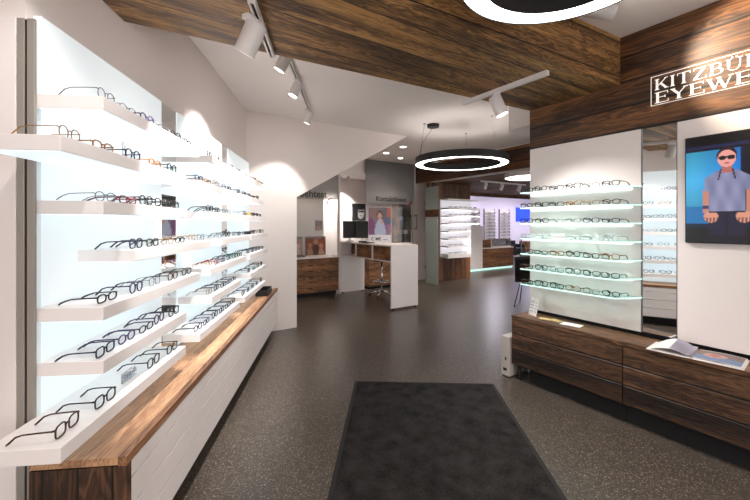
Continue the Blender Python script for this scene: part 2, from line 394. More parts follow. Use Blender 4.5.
# shelves of the left wall
ZR = [1.936, 1.736, 1.538, 1.336, 1.134, 0.930, 0.732]
A = [(1.40, 2.40), (1.18, 2.18), (1.40, 2.20), (1.62, 2.62), (1.40, 2.40), (1.40, 2.18), (1.18, 2.18)]
B = [(2.62, 3.60), (2.40, 3.28), (2.62, 3.40), (2.88, 3.84), (2.62, 3.66), (2.64, 3.45), (2.41, 3.42)]
C = [(3.75, 4.78), (3.42, 4.50), (3.46, 4.66), (3.90, 4.90), (3.84, 4.90), (3.87, 4.76), (3.62, 4.72)]
ROWN = ['top', 'second', 'third', 'fourth', 'fifth', 'sixth', 'bottom']
COLN = ['near', 'middle', 'far']
shelves = []
for c, colm in enumerate((A, B, C)):
    for r, (y0, y1) in enumerate(colm):
        s0, s1 = sy(y0), min(sy(y1), 4.94)
        t = thing('display_shelf', f'thick white wall shelf, {ROWN[r]} row of the {COLN[c]} column of the left wall', 'shelf',
                  LW(PX, (s0+s1)/2, ZR[r]-0.05), LROT, 'white shelves of the left wall')
        h = (s1-s0)/2
        MB().box(0.001, SX-PX, -h, h, 0, 0.05).build('board', 'white_shelf', t, bevel=0.0015)
        MB().box(0.006, SX-PX-0.006, -h+0.006, h-0.006, -0.003, -0.0005).build('added_underglow', 'strip', t)  # glowing sheet added to make the shelf underside bright
        shelves.append((c, r, s0, s1))

# ------------------------------------------------------------ eyeglasses
FR = {}
def frame_mat(key, rgb, rough=0.25, metal=0.0): M['fr_'+key] = mat('frame '+key, rgb, rough, metal, vary=0.3)
for k_, c_, me_ in (('black', (14, 14, 18), 0), ('navy', (22, 28, 62), 0), ('tortoise', (70, 40, 20), 0), ('red', (120, 20, 28), 0), ('gold', (170, 125, 60), 1),
                    ('silver', (120, 122, 130), 1), ('green', (30, 92, 84), 0), ('amber', (150, 100, 50), 0), ('violet', (62, 36, 92), 0), ('clear', (196, 206, 210), 0)):
    frame_mat(k_, c_, 0.25, 0.8 if me_ else 0)
M['lens'] = clear('spectacle lens', (250, 251, 252), 0.05)
M['dark_lens'] = clear('sunglass lens', (70, 66, 66), 0.10)
def outline(shape, cx, cz, n=20):
    w, h, e = {'rectangular': (0.0268, 0.0178, 3.4), 'round': (0.0235, 0.0225, 2.0), 'oval': (0.0260, 0.0180, 2.2), 'square': (0.0262, 0.0212, 3.0), 'narrow': (0.0268, 0.0152, 2.8)}[shape]
    pts = []
    for i in range(n):
        a = 2*PI*i/n; ca, sa = math.cos(a), math.sin(a)
        pts.append((cx + w*math.copysign(abs(ca)**(2/e), ca), 0.0, cz + h*math.copysign(abs(sa)**(2/e), sa)))
    return pts, w, h
def make_glasses(key, shape, dark=False):
    label = 'prototype'
    t = thing('eyeglasses', label, 'eyeglasses', (0, 0, 0))
    r = 0.0017 if key in ('gold', 'silver') else 0.0032
    fm = 'fr_'+key; _, w, h = outline(shape, 0, 0)
    cz = h + r
    f = MB(); cxs = w + 0.0085
    for sgn in (-1, 1):
        f.tube(outline(shape, sgn*cxs, cz)[0], r, 5, closed=True)
        f.tube([(sgn*(cxs+w-0.002), 0, cz+h*0.55), (sgn*(cxs+w+0.005), 0.001, cz+h*0.6), (sgn*(cxs+w+0.007), 0.006, cz+h*0.6)], r*1.2, 5)
    f.tube([(-0.010, 0, cz+h*0.25), (-0.005, -0.002, cz+h*0.5), (0.005, -0.002, cz+h*0.5), (0.010, 0, cz+h*0.25)], r, 5)
    f.build('frame', fm, t, smooth=True)
    for sgn in (-1, 1):
        pts = outline(shape, sgn*cxs, cz)[0]
        MB().add([(p[0], 0.0005, p[2]) for p in pts], [tuple(range(len(pts)))]).build('lens', 'dark_lens' if dark else 'lens', t)
        x = sgn*(cxs+w+0.007); zt = cz+h*0.6
        MB().tube([(x, 0.004, zt), (x*1.0, 0.05, zt-0.001), (x*0.99, 0.09, zt-0.003), (x*0.97, 0.112, zt-0.010), (x*0.95, 0.130, 0.010), (x*0.94, 0.138, 0.0035)],
                  [r, r*0.9, r*0.9, r*1.1, r*1.25, r*1.1], 5).build('temple', fm, t, smooth=True)
    return t
protos = {}
def glasses(key, shape, loc, rotz, label, group, dark=False):
    k = (key, shape, dark)
    if k not in protos:
        g = make_glasses(key, shape, dark); protos[k] = g
        g.location = loc; g.rotation_euler = (0, 0, rotz); g['label'] = label; g['group'] = group
        return g
    return copy_thing(protos[k], loc, rotz, label, group)
ORD = ['first', 'second', 'third', 'fourth', 'fifth', 'sixth', 'seventh', 'eighth']
CN = {'black': 'black', 'navy': 'dark blue', 'tortoise': 'brown', 'red': 'red', 'gold': 'gold metal', 'silver': 'grey metal', 'green': 'green', 'amber': 'amber', 'violet': 'violet', 'clear': 'clear'}
SHP = ['rectangular', 'round', 'oval', 'square', 'narrow']
# frame colours row by row, near end first (left wall)
LEFTC = {(0, 0): ['silver', 'silver', 'violet', 'silver', 'black', 'navy'], (0, 1): ['gold', 'amber', 'navy', 'amber', 'black'], (0, 2): ['silver', 'red', 'black', 'black', 'black'],
         (0, 3): ['navy', 'black', 'gold', 'black', 'gold', 'silver'], (0, 4): ['black', 'navy', 'silver', 'tortoise', 'black'], (0, 5): ['navy', 'violet', 'black', 'violet', 'black'],
         (0, 6): ['tortoise', 'black', None, 'black', 'black'],
         (1, 0): ['black', 'navy', 'silver', 'navy', 'black'], (1, 1): ['navy', 'amber', 'gold', 'silver', 'black'], (1, 2): ['black', 'black', 'silver', 'clear'],
         (1, 3): ['silver', 'black', 'silver', 'black', 'silver'], (1, 4): ['gold', 'red', 'violet', 'green', 'green', 'green'], (1, 5): ['gold', 'navy', 'black', 'navy', 'black'],
         (1, 6): ['navy', 'violet', 'navy', 'navy', 'black', 'black'],
         (2, 0): ['gold', 'silver', 'amber', 'gold', 'black'], (2, 1): ['black', 'black', 'navy', 'black', 'black'], (2, 2): ['clear', 'silver', None, 'black', 'black', 'black'],
         (2, 3): [None, 'black', 'silver', 'black', 'silver'], (2, 4): ['black', 'black', 'navy', 'black', 'black'], (2, 5): ['black', 'green', 'black', 'black'], (2, 6): ['navy', 'navy', 'navy', 'navy', 'black']}
for c, r, s0, s1 in shelves:
    lst = LEFTC[(c, r)]; n = len(lst); L_ = s1-s0
    for i, key in enumerate(lst):
        if key is None: continue
        s = s0 + L_*(i+0.5)/n + random.uniform(-0.006, 0.006)
        shp = SHP[(i*2+r+c) % 5] if not (c == 0 and r == 6) else 'square'
        if (c, r) in ((0, 0), (0, 1)): shp = 'oval' if i % 2 else 'round'
        gx = SX - 0.035 - random.uniform(0, 0.012)
        sh = 'round' if shp == 'round' else shp
        glasses(key, shp, LW(gx, s, ZR[r]+0.0003), R(90)+LROT+random.uniform(-0.07, 0.07),
                f'{CN[key]} {sh} eyeglasses, {ORD[i]} from the near end, {ROWN[r]} shelf, {COLN[c]} column, left wall',
                f'eyeglasses on the {ROWN[r]} shelf of the {COLN[c]} column')

# small things among the left glasses
t = thing('script_plaque', 'small clear plaque with flowing script on the lowest near shelf', 'plaque', LW(SX-0.075, sy(1.72), 0.7322), LROT)
MB().box(-0.004, 0.004, -0.06, 0.06, 0, 0.045).build('acrylic_block', 'glass', t, bevel=0.001)
sc_ = MB()
def wv(k): return (0.0052, -0.05+k*0.1/60, 0.024+0.013*math.sin(k*0.9)*math.cos(k*0.21))
sc_.tube([wv(k) for k in range(61)], 0.0011, 4)
sc_.build('script', 'grey_ink', t)
t = thing('display_fork', 'thin upright metal display fork on the second near shelf', 'stand', LW(SX-0.05, sy(1.63), ZR[1]+0.0005), LROT)
MB().box(-0.012, 0.012, -0.012, 0.012, 0, 0.003).build('base', 'steel', t)
MB().tube([(0, -0.008, 0.003), (0, -0.008, 0.075)], 0.0018, 6).tube([(0, 0.008, 0.003), (0, 0.008, 0.06)], 0.0018, 6).build('prong', 'steel', t)
tag(MB().box(-0.015, 0.015, -0.03, 0.03, 0, 0.035).build('display_block', 'case_tan', None, LW(SX-0.04, sy(3.95), ZR[2]+0.0005), LROT, bevel=0.003),
    'small tan display block on the third far shelf of the left wall', 'display block')
tag(MB().box(-0.03, 0.03, -0.05, 0.05, 0, 0.035).build('glasses_case', 'black', None, LW(SX-0.06, sy(4.0), ZR[3]+0.0005), LROT, bevel=0.008),
    'black spectacle case on the fourth far shelf of the left wall', 'case')
t = thing('storage_box', 'open black box on the far end of the oak cabinet top', 'box', LW(CX-0.10, 4.72, 0.5805), LROT)
MB().box(-0.07, 0.07, -0.16, 0.16, 0, 0.006).build('bottom', 'black', t)
for a in ((-0.07, -0.063, -0.16, 0.16), (0.063, 0.07, -0.16, 0.16), (-0.063, 0.063, -0.16, -0.153), (-0.063, 0.063, 0.153, 0.16)):
    MB().box(*a, 0.006, 0.07).build('side', 'black', t, bevel=0.001)

# ------------------------------------------------------------ track lighting
def aim(o, d): o.rotation_euler = Vector(d).to_track_quat('-Z', 'Y').to_euler()
def track(label, p0, p1, z, group=None):
    a, b_ = Vector(p0), Vector(p1); ln = (b_-a).length; ang = math.atan2((b_-a).y, (b_-a).x)
    t = thing('lighting_track', label, 'lighting track', ((a.x+b_.x)/2, (a.y+b_.y)/2, z), ang, group)
    m = MB(); h = ln/2
    m.box(-h, h, -0.018, -0.007, -0.034, 0).box(-h, h, 0.007, 0.018, -0.034, 0).box(-h, h, -0.007, 0.007, -0.010, 0)
    m.build('rail', 'spot_body', t, bevel=0.001)
    MB().box(-h+0.03, h-0.03, -0.0065, 0.0065, -0.016, -0.0105).build('slot', 'gap', t)
    for s in (-1, 1): MB().box(s*h, s*(h+0.006), -0.019, 0.019, -0.035, 0).build('end_cap', 'spot_body', t)
    return t
def spotlight(label, mount, d, group=None, L_=0.16, rad=0.052, power=60, color=NEUT, size=55, lamp=True, blend=0.6, adapter=True):
    """adapter under a track, swivel arm and a cylindrical head aimed along d"""
    mx, my, mz = mount
    d = Vector(d).normalized()
    t = thing('track_spotlight', label, 'spotlight', mount, math.atan2(d.y, d.x), group)
    Rz = Matrix.Rotation(-math.atan2(d.y, d.x), 3, 'Z'); dl = Rz @ d
    if adapter: MB().box(-0.022, 0.022, -0.06, 0.06, -0.028, -0.001).build('adapter', 'spot_body', t, bevel=0.003)
    MB().cyl((0, 0, -0.028 if adapter else -0.001), (0, 0, -0.06), 0.016).build('swivel', 'spot_body', t, smooth=False)
    top = Vector((0, 0, -0.075))
    h = MB(); a = top - dl*0.055; e = a + dl*L_
    k = 24; h.tube([a, a+dl*0.008, e], [rad*0.86, rad, rad], k, cap=False)
    u = dl.cross(Vector((0, 1, 0.001))).normalized()
    head = h.add([a+Vector((0, 0, 0))], []) and h
    n0 = len(h.v)-1
    for j in range(k): h.add([], []); h.f.append([n0, (j+1) % k, j]); h.m.append(0)
    hb = h.build('head', 'spot_body', t, smooth=True)
    MB().tube([e, e-dl*0.006], [rad*1.0, rad*0.9], k, cap=False).build('rim', 'spot_body', t)
    MB().tube([e-dl*0.012, e-dl*0.010], [rad*0.95, rad*0.95], k).build('lamp_face', 'lamp', t)
    if lamp:
        l = bpy.data.lights.new('spot_beam', 'SPOT'); l.energy = power; l.color = color; l.spot_size = R(size); l.spot_blend = blend; l.shadow_soft_size = 0.03
        lo = bpy.data.objects.new('spot_beam', l); COL.objects.link(lo); lo.parent = t; lo.location = e + dl*0.01; aim(lo, dl)
    return t
def Lxy(x, y): return LW(x, y)[:2]
# track on the beam underside and track on the ceiling beyond, both parallel to the left wall
def cam2w(X, Y): return (X*0.8387 + Y*0.5446, -X*0.5446 + Y*0.8387)
track('short white lighting track under the wooden beam near the left wall', (*cam2w(-0.60, 1.80), 0), (*cam2w(-0.665, 2.38), 0), 2.556)
track('white lighting track on the plaster ceiling along the left wall', (*cam2w(-0.73, 2.70), 0), (*cam2w(-0.85, 4.86), 0), CEIL)
dn = Vector((*LW(-1, 0)[:2], 0)); al = Vector((*LW(0, 1)[:2], 0))
SPL = [('big white spotlight under the wooden beam at upper left', cam2w(-0.635, 1.93), 2.522, 0.55, 0.30),
       ('white spotlight just behind the wooden beam, nearest on the ceiling track', cam2w(-0.76, 3.10), CEIL-0.034, 0.55, 0.12),
       ('white spotlight in the middle of the left ceiling track', cam2w(-0.79, 3.72), CEIL-0.034, 0.42, -0.05),
       ('white spotlight at the far end of the left ceiling track', cam2w(-0.84, 4.70), CEIL-0.034, 0.35, 0.15)]
for lb, (x, y), z, k1, k2 in SPL:
    d = dn*k1 + al*k2 + Vector((0, 0, -1))
    spotlight(lb, (x, y, z), d, 'spotlights facing the left wall', 0.17 if z < 2.6 else 0.15, 0.055 if z < 2.6 else 0.048, power=28 if 'far end' in lb else 55, size=70, color=NEUT, blend=0.4)
spotlight('added unseen spotlight over the nearest left shelves, beyond the top edge of the view', (*cam2w(-0.52, 1.0), CEIL), dn*0.45+al*0.1+Vector((0, 0, -1)), 'spotlights facing the left wall', 0.17, 0.055, power=22, size=85, adapter=False)  # extra spotlight added out of view to brighten the near shelves
# short track on the beam, middle, one spotlight towards the right-hand wall
track('short white lighting track under the wooden beam, right of centre', (2.49, 2.36, 0), (2.49, 1.56, 0), 2.556)
spotlight('white spotlight on the short track under the beam, facing the glass shelves', (2.49, 2.0, 2.522), (0.24, -0.26, -0.9), None, 0.17, 0.05, power=60, size=100, blend=1.0)
spotlight('white spotlight at top right lighting the wooden name board', (2.53, 1.25, CEIL), (0.62, -0.74, -0.34), None, 0.18, 0.05, power=52, size=72, color=(1.0, 0.80, 0.60), blend=0.6, adapter=False)

# ------------------------------------------------------------ ring lamps
def ring(label, c, zb, Ro, band, hgt, cables, canopy):
    t = thing('ring_lamp', label, 'pendant lamp', (c[0], c[1], zb))
    MB().lathe([(Ro, 0), (Ro, hgt), (Ro-band, hgt), (Ro-band, 0), (Ro-band+0.006, 0), (Ro-band+0.006, hgt-0.01), (Ro-0.006, hgt-0.01), (Ro-0.006, 0)], 96).build('ring_body', 'black', t)
    MB().lathe([(Ro-0.007, 0.004), (Ro-0.007, 0.012), (Ro-band+0.007, 0.012), (Ro-band+0.007, 0.004)], 96).build('diffuser', 'ring_led', t)
    if canopy: MB().lathe([(Ro-0.02, hgt+0.0005), (Ro-0.02, hgt+0.003), (Ro-band+0.02, hgt+0.003), (Ro-band+0.02, hgt+0.0005)], 96).build('added_uplight', 'ring_added_up', t)  # uplight added on the unseen ring top to brighten the ceiling
    for i, (a, b_) in enumerate(cables):
        dx, dy = a-c[0], b_-c[1]; r_ = math.hypot(dx, dy); q = (Ro-band/2)/r_
        MB().cyl((dx*q, dy*q, hgt), (dx, dy, CEIL-zb-0.012), 0.002, k=6).cyl((dx, dy, CEIL-zb-0.014), (dx, dy, CEIL-zb-0.0005), 0.014, k=12).build('cable', 'steel', t)
    if canopy:
        dx, dy = canopy[0]-c[0], canopy[1]-c[1]; r_ = math.hypot(dx, dy); q = (Ro-band/2)/r_
        MB().lathe([(0.001, CEIL-zb-0.045), (0.085, CEIL-zb-0.045), (0.09, CEIL-zb-0.001), (0.001, CEIL-zb-0.001)], 32, closed=False).build('canopy', 'black', t, (dx, dy, 0))
        MB().tube([(dx, dy, CEIL-zb-0.04), (dx*q*0.95, dy*q*0.95, (CEIL-zb)*0.5), (dx*q, dy*q, hgt)], 0.003, 6).build('power_cord', 'black', t)
    return t
c1 = cam2w(1.278, 5.5)
ring('round black ring lamp hanging over the middle of the shop', c1, 2.335, 0.675, 0.115, 0.10,
     [cam2w(0.726, 5.44), cam2w(1.483, 6.03), cam2w(1.60, 5.05)], cam2w(0.865, 5.5))
c2 = cam2w(0.84, 1.61)
ring('black ring lamp at the top edge of the view, nearest', c2, 2.57, 0.47, 0.115, 0.10,
     [(c2[0]+0.33*math.cos(a), c2[1]+0.33*math.sin(a)) for a in (R(200), R(320), R(80))], None)

# ------------------------------------------------------------ right wall: mirror, television, sign, glass shelves
t = thing('wall_mirror', 'tall narrow mirror between the glass shelves and the television', 'mirror', (3.25, 1.15, 0.63))
MB().box(0, 0.013, -0.108, 0.108, 0, 1.544).build('mirror_glass', 'mirror', t)
for s in (-1, 1): MB().box(-0.012, 0.014, s*0.1085, s*0.1115, 0, 1.544).build('edge_profile', 'steel', t)

def tv(u, v):
    # background
    col = (8, 8, 12)
    if v < 0.14: col = (10, 9, 14) if v < 0.09 or v > 0.12 else (30, 34, 70)
    elif v < 0.82:
        if u < 0.70:
            k = 1-abs(v-0.42)*0.9; e = max(0, 1-abs(u-0.10)*1.3)
            col = (int(20+50*e*k), int(120*k+60*e), int(205*k+25))
            if v > 0.66: col = (30, 110, 170)
        else: col = (22, 22, 48) if u < 0.74 else (16, 16, 30)
    elif v < 0.86: col = (14, 30, 52)
    # trousers
    cx = 0.53
    if v > 0.70 and abs(u-cx) < 0.25-(0.02 if v > 0.8 else 0):
        col = (26, 26, 52) if (v < 0.93) else (16, 16, 30)
        if abs(u-cx) < 0.02 and v > 0.74: col = (14, 14, 30)
    # arms
    for sg, ax in ((-1, 0.27), (1, 0.80)):
        if 0.50 < v < 0.72 and abs(u-(ax-sg*0.0)) < 0.042: col = (196, 130, 112)
        hx = 0.335 if sg < 0 else 0.735
        if 0.70 < v < 0.83 and ((u-hx)/0.095)**2+((v-0.76)/0.055)**2 < 1:
            col = (216, 148, 124)
            if v > 0.765 and int((u*46+v*12)) % 2 == 0: col = (110, 66, 70)
    # belt, bracelet
    if 0.70 < v < 0.725 and abs(u-cx) < 0.22: col = (18, 16, 24)
    if 0.655 < v < 0.685 and abs(u-0.27) < 0.042: col = (60, 60, 90)
    # shirt
    sh = 0.28 if v > 0.40 else 0.12+0.16*((v-0.335)/0.065)
    if 0.335 < v < 0.71 and abs(u-cx) < (sh if v < 0.52 else 0.225):
        s = math.sin(u*30+v*14)*7+math.sin(v*21-u*34)*6
        col = (int(138+s-50*abs(u-0.5)), int(138+s-40*abs(u-0.5)), int(172+s-40*abs(u-0.5)))
    # neck, head, hair
    if 0.29 < v < 0.36 and abs(u-cx) < 0.06: col = (178, 104, 96)
    if ((u-cx)/0.125)**2+((v-0.205)/0.082)**2 < 1: col = (44, 24, 34)
    if ((u-cx)/0.112)**2+((v-0.23)/0.078)**2 < 1: col = (232, 160, 150)
    for gx in (cx-0.053, cx+0.053):
        if ((u-gx)/0.046)**2+((v-0.222)/0.020)**2 < 1: col = (16, 26, 34)
    if abs(v-0.215) < 0.006 and abs(u-cx) < 0.10: col = (16, 20, 28)
    if ((u-cx)/0.030)**2+((v-0.272)/0.007)**2 < 1: col = (180, 60, 78)
    if abs(abs(u-cx)-(0.075+(v-0.34)*0.35)) < 0.010 and 0.32 < v < 0.42: col = (60, 36, 50)
    return col
t = thing('television', 'upright wall screen showing a person in sunglasses and a grey t-shirt', 'television', (3.24, 0.78, 1.32))
MB().box(-0.028, -0.0005, -0.205, 0.205, 0, 0.725).build('housing', 'black', t, bevel=0.003)
place((-0.0290, 0.199, 0.719), (0, -0.398, 0), (0, 0, -0.713), 0, 'screen', tv, 90, 160, 'screen_pic', t)

def bar(m, x0, y0, x1, y1, th):
    d = Vector((x1-x0, y1-y0)).normalized(); n = Vector((-d.y, d.x))*th/2
    m.prism([(x0+n.x, y0+n.y), (x0-n.x, y0-n.y), (x1-n.x, y1-n.y), (x1+n.x, y1+n.y)], 0, 0.004)
TK, TN, SF = 0.17, 0.06, 0.05
def serif(m, x, y, w=0.34): bar(m, x-w/2, y, x+w/2, y, SF)
def arc(m, cx, cy, rx, ry, a0, a1, t0, t1, n=10):
    outer = []; inner = []
    for i in range(n+1):
        a = R(a0+(a1-a0)*i/n); k = abs(math.cos(a)); tt = t1*k + t0*(1-k)
        outer.append((cx+rx*math.cos(a), cy+ry*math.sin(a))); inner.append((cx+(rx-tt)*math.cos(a), cy+(ry-t0)*math.sin(a)))
    for i in range(n): m.prism([outer[i], outer[i+1], inner[i+1], inner[i]], 0, 0.004)
def stem(m, x, top=True, bot=True):
    bar(m, x, 0, x, 1, TK)
    if bot: serif(m, x, SF/2)
    if top: serif(m, x, 1-SF/2)
def glyph(ch):
    m = MB(); w = 1.0
    if ch == 'K': stem(m, 0.2); bar(m, 0.28, 0.38, 0.86, 0.97, TN); bar(m, 0.45, 0.58, 0.88, 0.03, TK); serif(m, 0.86, 1-SF/2, .26); serif(m, 0.9, SF/2, .3); w = 1.12
    elif ch == 'I': stem(m, 0.2); w = 0.48
    elif ch == 'T': stem(m, 0.5, False); bar(m, 0.05, 1-SF/2, 0.95, 1-SF/2, SF); bar(m, 0.07, 1, 0.07, 0.78, SF); bar(m, 0.93, 1, 0.93, 0.78, SF); w = 1.06
    elif ch == 'Z': bar(m, 0.08, 1-SF/2, 0.9, 1-SF/2, SF); bar(m, 0.05, SF/2, 0.92, SF/2, SF); bar(m, 0.8, 0.96, 0.15, 0.04, TK); bar(m, 0.1, 1, 0.1, 0.78, SF); bar(m, 0.9, 0, 0.9, 0.24, SF); w = 1.04
    elif ch == 'B': stem(m, 0.2); bar(m, 0.2, 1-SF/2, 0.55, 1-SF/2, SF); bar(m, 0.2, 0.53, 0.58, 0.53, SF); bar(m, 0.2, SF/2, 0.6, SF/2, SF); arc(m, 0.52, 0.765, 0.28, 0.235, -90, 90, SF, TK*.9); arc(m, 0.56, 0.28, 0.34, 0.28, -90, 90, SF, TK); w = 1.0
    elif ch == 'U': bar(m, 0.2, 0.35, 0.2, 1, TK); serif(m, 0.2, 1-SF/2); bar(m, 0.86, 0.35, 0.86, 1, TN); serif(m, 0.86, 1-SF/2, .28); arc(m, 0.502, 0.36, 0.387, 0.36, 180, 360, SF, TK*.7); bar(m, 0.34, 1.09, 0.46, 1.09, 0.12); bar(m, 0.6, 1.09, 0.72, 1.09, 0.12); w = 1.12
    elif ch == 'H': stem(m, 0.2); stem(m, 0.86); bar(m, 0.2, 0.52, 0.86, 0.52, SF); w = 1.14
    elif ch == 'E': stem(m, 0.2); bar(m, 0.2, 1-SF/2, 0.82, 1-SF/2, SF); bar(m, 0.2, 0.52, 0.66, 0.52, SF); bar(m, 0.2, SF/2, 0.86, SF/2, SF); bar(m, 0.82, 1, 0.82, 0.78, SF); bar(m, 0.66, 0.62, 0.66, 0.42, SF); bar(m, 0.86, 0, 0.86, 0.24, SF); w = 0.98
    elif ch == 'L': stem(m, 0.2); bar(m, 0.2, SF/2, 0.82, SF/2, SF); bar(m, 0.82, 0, 0.82, 0.26, SF); w = 0.96
    elif ch == 'Y': bar(m, 0.5, 0, 0.5, 0.48, TK); serif(m, 0.5, SF/2); bar(m, 0.5, 0.42, 0.12, 0.97, TK); bar(m, 0.5, 0.45, 0.88, 0.97, TN); serif(m, 0.14, 1-SF/2, .3); serif(m, 0.88, 1-SF/2, .26); w = 1.05
    elif ch == 'W': bar(m, 0.12, 0.98, 0.42, 0.02, TK); bar(m, 0.42, 0.02, 0.68, 0.92, TN); bar(m, 0.62, 0.98, 0.94, 0.02, TK); bar(m, 0.94, 0.02, 1.24, 0.97, TN); serif(m, 0.14, 1-SF/2, .3); serif(m, 0.64, 1-SF/2, .26); serif(m, 1.24, 1-SF/2, .26); w = 1.4
    elif ch == 'A': bar(m, 0.1, 0.02, 0.48, 0.98, TN); bar(m, 0.46, 0.98, 0.88, 0.02, TK); bar(m, 0.24, 0.34, 0.72, 0.34, SF); serif(m, 0.1, SF/2, .26); serif(m, 0.9, SF/2, .3); w = 1.05
    elif ch == 'R': stem(m, 0.2); bar(m, 0.2, 1-SF/2, 0.55, 1-SF/2, SF); bar(m, 0.2, 0.5, 0.55, 0.5, SF); arc(m, 0.52, 0.75, 0.3, 0.25, -90, 90, SF, TK*.9); bar(m, 0.5, 0.5, 0.86, 0.02, TK); serif(m, 0.9, SF/2, .24); w = 1.06
    return m, w
t = thing('name_board_lettering', 'two rows of framed white capital letters on the dark wooden fascia', 'sign', (3.24, 1.197, 2.329))
def word(wd, y0, z0, hgt, adv_total):
    gl = [glyph(ch) for ch in wd]; tot = sum(w for _, w in gl); k = adv_total/tot; y = y0
    for ch, (m, w) in zip(wd, gl):
        mm = MB(); mm.add([(-p[2]-0.0005, y-p[0]*k, z0+p[1]*hgt) for p in m.v], [f for f in m.f]); y -= w*k
        mm.build('letter', 'sign_white', t)
word('KITZBUHEL', -0.022, 0.112, 0.078, 0.745)
word('EYEWEAR', -0.022, 0.014, 0.078, 0.745)
m = MB(); fw = 0.79; th = 0.0035
for a in ((0, -fw, 0.213, 0.217), (0, -fw, 0, th), (0, -th, 0, 0.217), (-fw+th, -fw, 0, 0.217)): m.box(-0.0045, -0.0005, a[0], a[1], a[2], a[3])
m.build('sign_frame', 'sign_white', t)

GZ = [1.742 - 0.1415*i for i in range(7)]
GC = [['black', 'black', 'navy', 'black', 'silver', 'black'], ['black', 'black', 'black', 'amber', 'gold', 'tortoise'], ['navy', 'black', 'clear', 'silver', 'navy', 'navy'],
      ['clear', 'clear', None, 'clear', 'clear', 'clear'], ['black', 'black', 'amber', 'black', 'tortoise', 'amber'], ['tortoise', 'navy', 'silver', 'black', 'black', 'black'], ['tortoise', 'black', 'black', 'amber', 'gold', 'black']]
for r, z in enumerate(GZ):
    t = thing('glass_shelf', f'thin lit glass shelf on the right white panel, {ROWN[r]} of seven', 'shelf', (3.24, 1.82, z-0.010), 0, 'lit glass shelves on the right')
    MB().prism([(-0.0005, -0.56), (-0.195, -0.47), (-0.21, -0.455), (-0.21, 0.345), (-0.19, 0.36), (-0.0005, 0.375)], 0, 0.010).build('glass_plate', 'shelf_glass', t)
    e = MB().prism([(-0.2102, -0.455), (-0.213, -0.455), (-0.213, 0.345), (-0.2102, 0.345)], 0, 0.010)
    e.prism([(-0.2102, -0.455), (-0.213, -0.455), (-0.198, -0.472), (-0.1955, -0.470)], 0, 0.010); e.prism([(-0.1955, -0.4705), (-0.198, -0.4725), (-0.002, -0.5645), (-0.0005, -0.5605)], 0, 0.010)
    e.build('lit_edge', 'glass_edge', t)
    MB().box(-0.014, -0.002, -0.50, 0.37, -0.012, -0.002).build('light_strip', mat('cyan led strip', (255, 255, 255), 0.5, emit=1.5, ecol=(216, 246, 238)) if 'cy' not in M else M['cy'], t)
    if 'cy' not in M: M['cy'] = bpy.data.materials['cyan led strip']
    for i, key in enumerate(GC[r]):
        if key is None: continue
        y = 2.118 - 0.1445*i + random.uniform(-0.003, 0.003)
        shp = SHP[(i+r*2) % 5] if i % 2 else 'rectangular'
        glasses(key, shp, (3.24-0.185+random.uniform(0, 0.012), y, z+0.0003), -R(90)+random.uniform(-0.08, 0.08),
                f'{CN[key]} {shp} eyeglasses, {ORD[i]} from the left, {ROWN[r]} glass shelf on the right', f'eyeglasses on the {ROWN[r]} glass shelf')
tag(MB().box(-0.003, 0.003, -0.06, 0.06, 0, 0.045).build('blank_card', 'paper', None, (3.10, 1.84, GZ[3]+0.0005), 0), 'small blank white card on the fourth glass shelf', 'card')

# right low cabinet: two units and a worktop in view, feet below
CZ = 0.597
tp = tag(MB().box(0, 0.27, -4.4, 0.0, 0, 0.03).build('cabinet_top', 'cab_top', None, (2.968, 2.218, CZ-0.03), 0, bevel=0.002), 'long brown wooden top board over the right cabinets', 'worktop')
for (a, b_, w) in ((1.276, 2.216, 'far'), (0.336, 1.272, 'middle'), (-0.604, 0.332, 'near')):
    t = thing('low_cabinet', f'{w} dark wooden low cabinet under the long top on the right', 'cabinet', (2.97, (a+b_)/2, 0), 0, 'dark cabinets along the right wall')
    h = (b_-a)/2
    MB().box(0.02, 0.268, -h, h, 0.14, CZ-0.032).build('carcass', 'cab_wood', t)
    MB().box(0, 0.019, -h+0.001, h-0.001, 0.14, CZ-0.034).build('front', 'cab_wood', t, bevel=0.0015)
    e = h-0.16 if w == 'far' else h
    MB().box(0.06, 0.262, -h, e, 0, 0.1395).build('plinth', 'gap', t)  # black box standing in for the deep shadow under the cabinet
    if w == 'far':
        for sx in (0.05, 0.235): MB().cyl((sx, h-0.05, 0), (sx, h-0.05, 0.139), 0.018, k=12).build('foot', 'black', t)
# open book
t = thing('open_book', 'open photo book lying on the right wooden cabinet top', 'book', (3.065, 0.885, CZ+0.0005), R(6)); t.scale = (0.92, 0.92, 0.92)
MB().box(-0.13, 0.13, 0.003, 0.26, 0, 0.003).box(-0.13, 0.13, -0.26, -0.003, 0, 0.003).box(-0.13, 0.13, -0.003, 0.003, 0, 0.002).build('cover', 'white', t)
def leftpg(u, v):   # v towards the spine
    if v < 0.5: return (238, 234, 232)
    q = 14*math.sin(u*5+v*4); return (int(142+q), int(138+q), int(154+q))
def rightpg(u, v):
    if min(u, 1-u) < 0.05 or v > 0.96: return (232, 228, 226)
    if ((u-0.45)/0.2)**2+((v-0.4)/0.25)**2 < 1: return (196, 150, 134) if ((u-0.45)/0.12)**2+((v-0.4)/0.12)**2 > 1 else (168, 96, 88)
    if u > 0.55: return (100, 124, 160)
    return (122, 102, 100)
def curl(a, b_): return (0, 0, 0.022*math.sin(min(1, b_*1.0)*PI)*0.9 + 0.008)
MB().box(-0.125, 0.125, -0.25, -0.008, 0.0035, 0.012).build('page_block', 'paper', t)
MB().box(-0.125, 0.125, 0.008, 0.24, 0.0035, 0.007).build('page_block', 'paper', t)
place((-0.125, 0.005, 0.010), (0.25, 0, 0), (0, 0, 0), 0, 'x', rightpg, 2, 2, 'picture', t) and None
bpy.data.objects.remove(bpy.data.objects['x'])
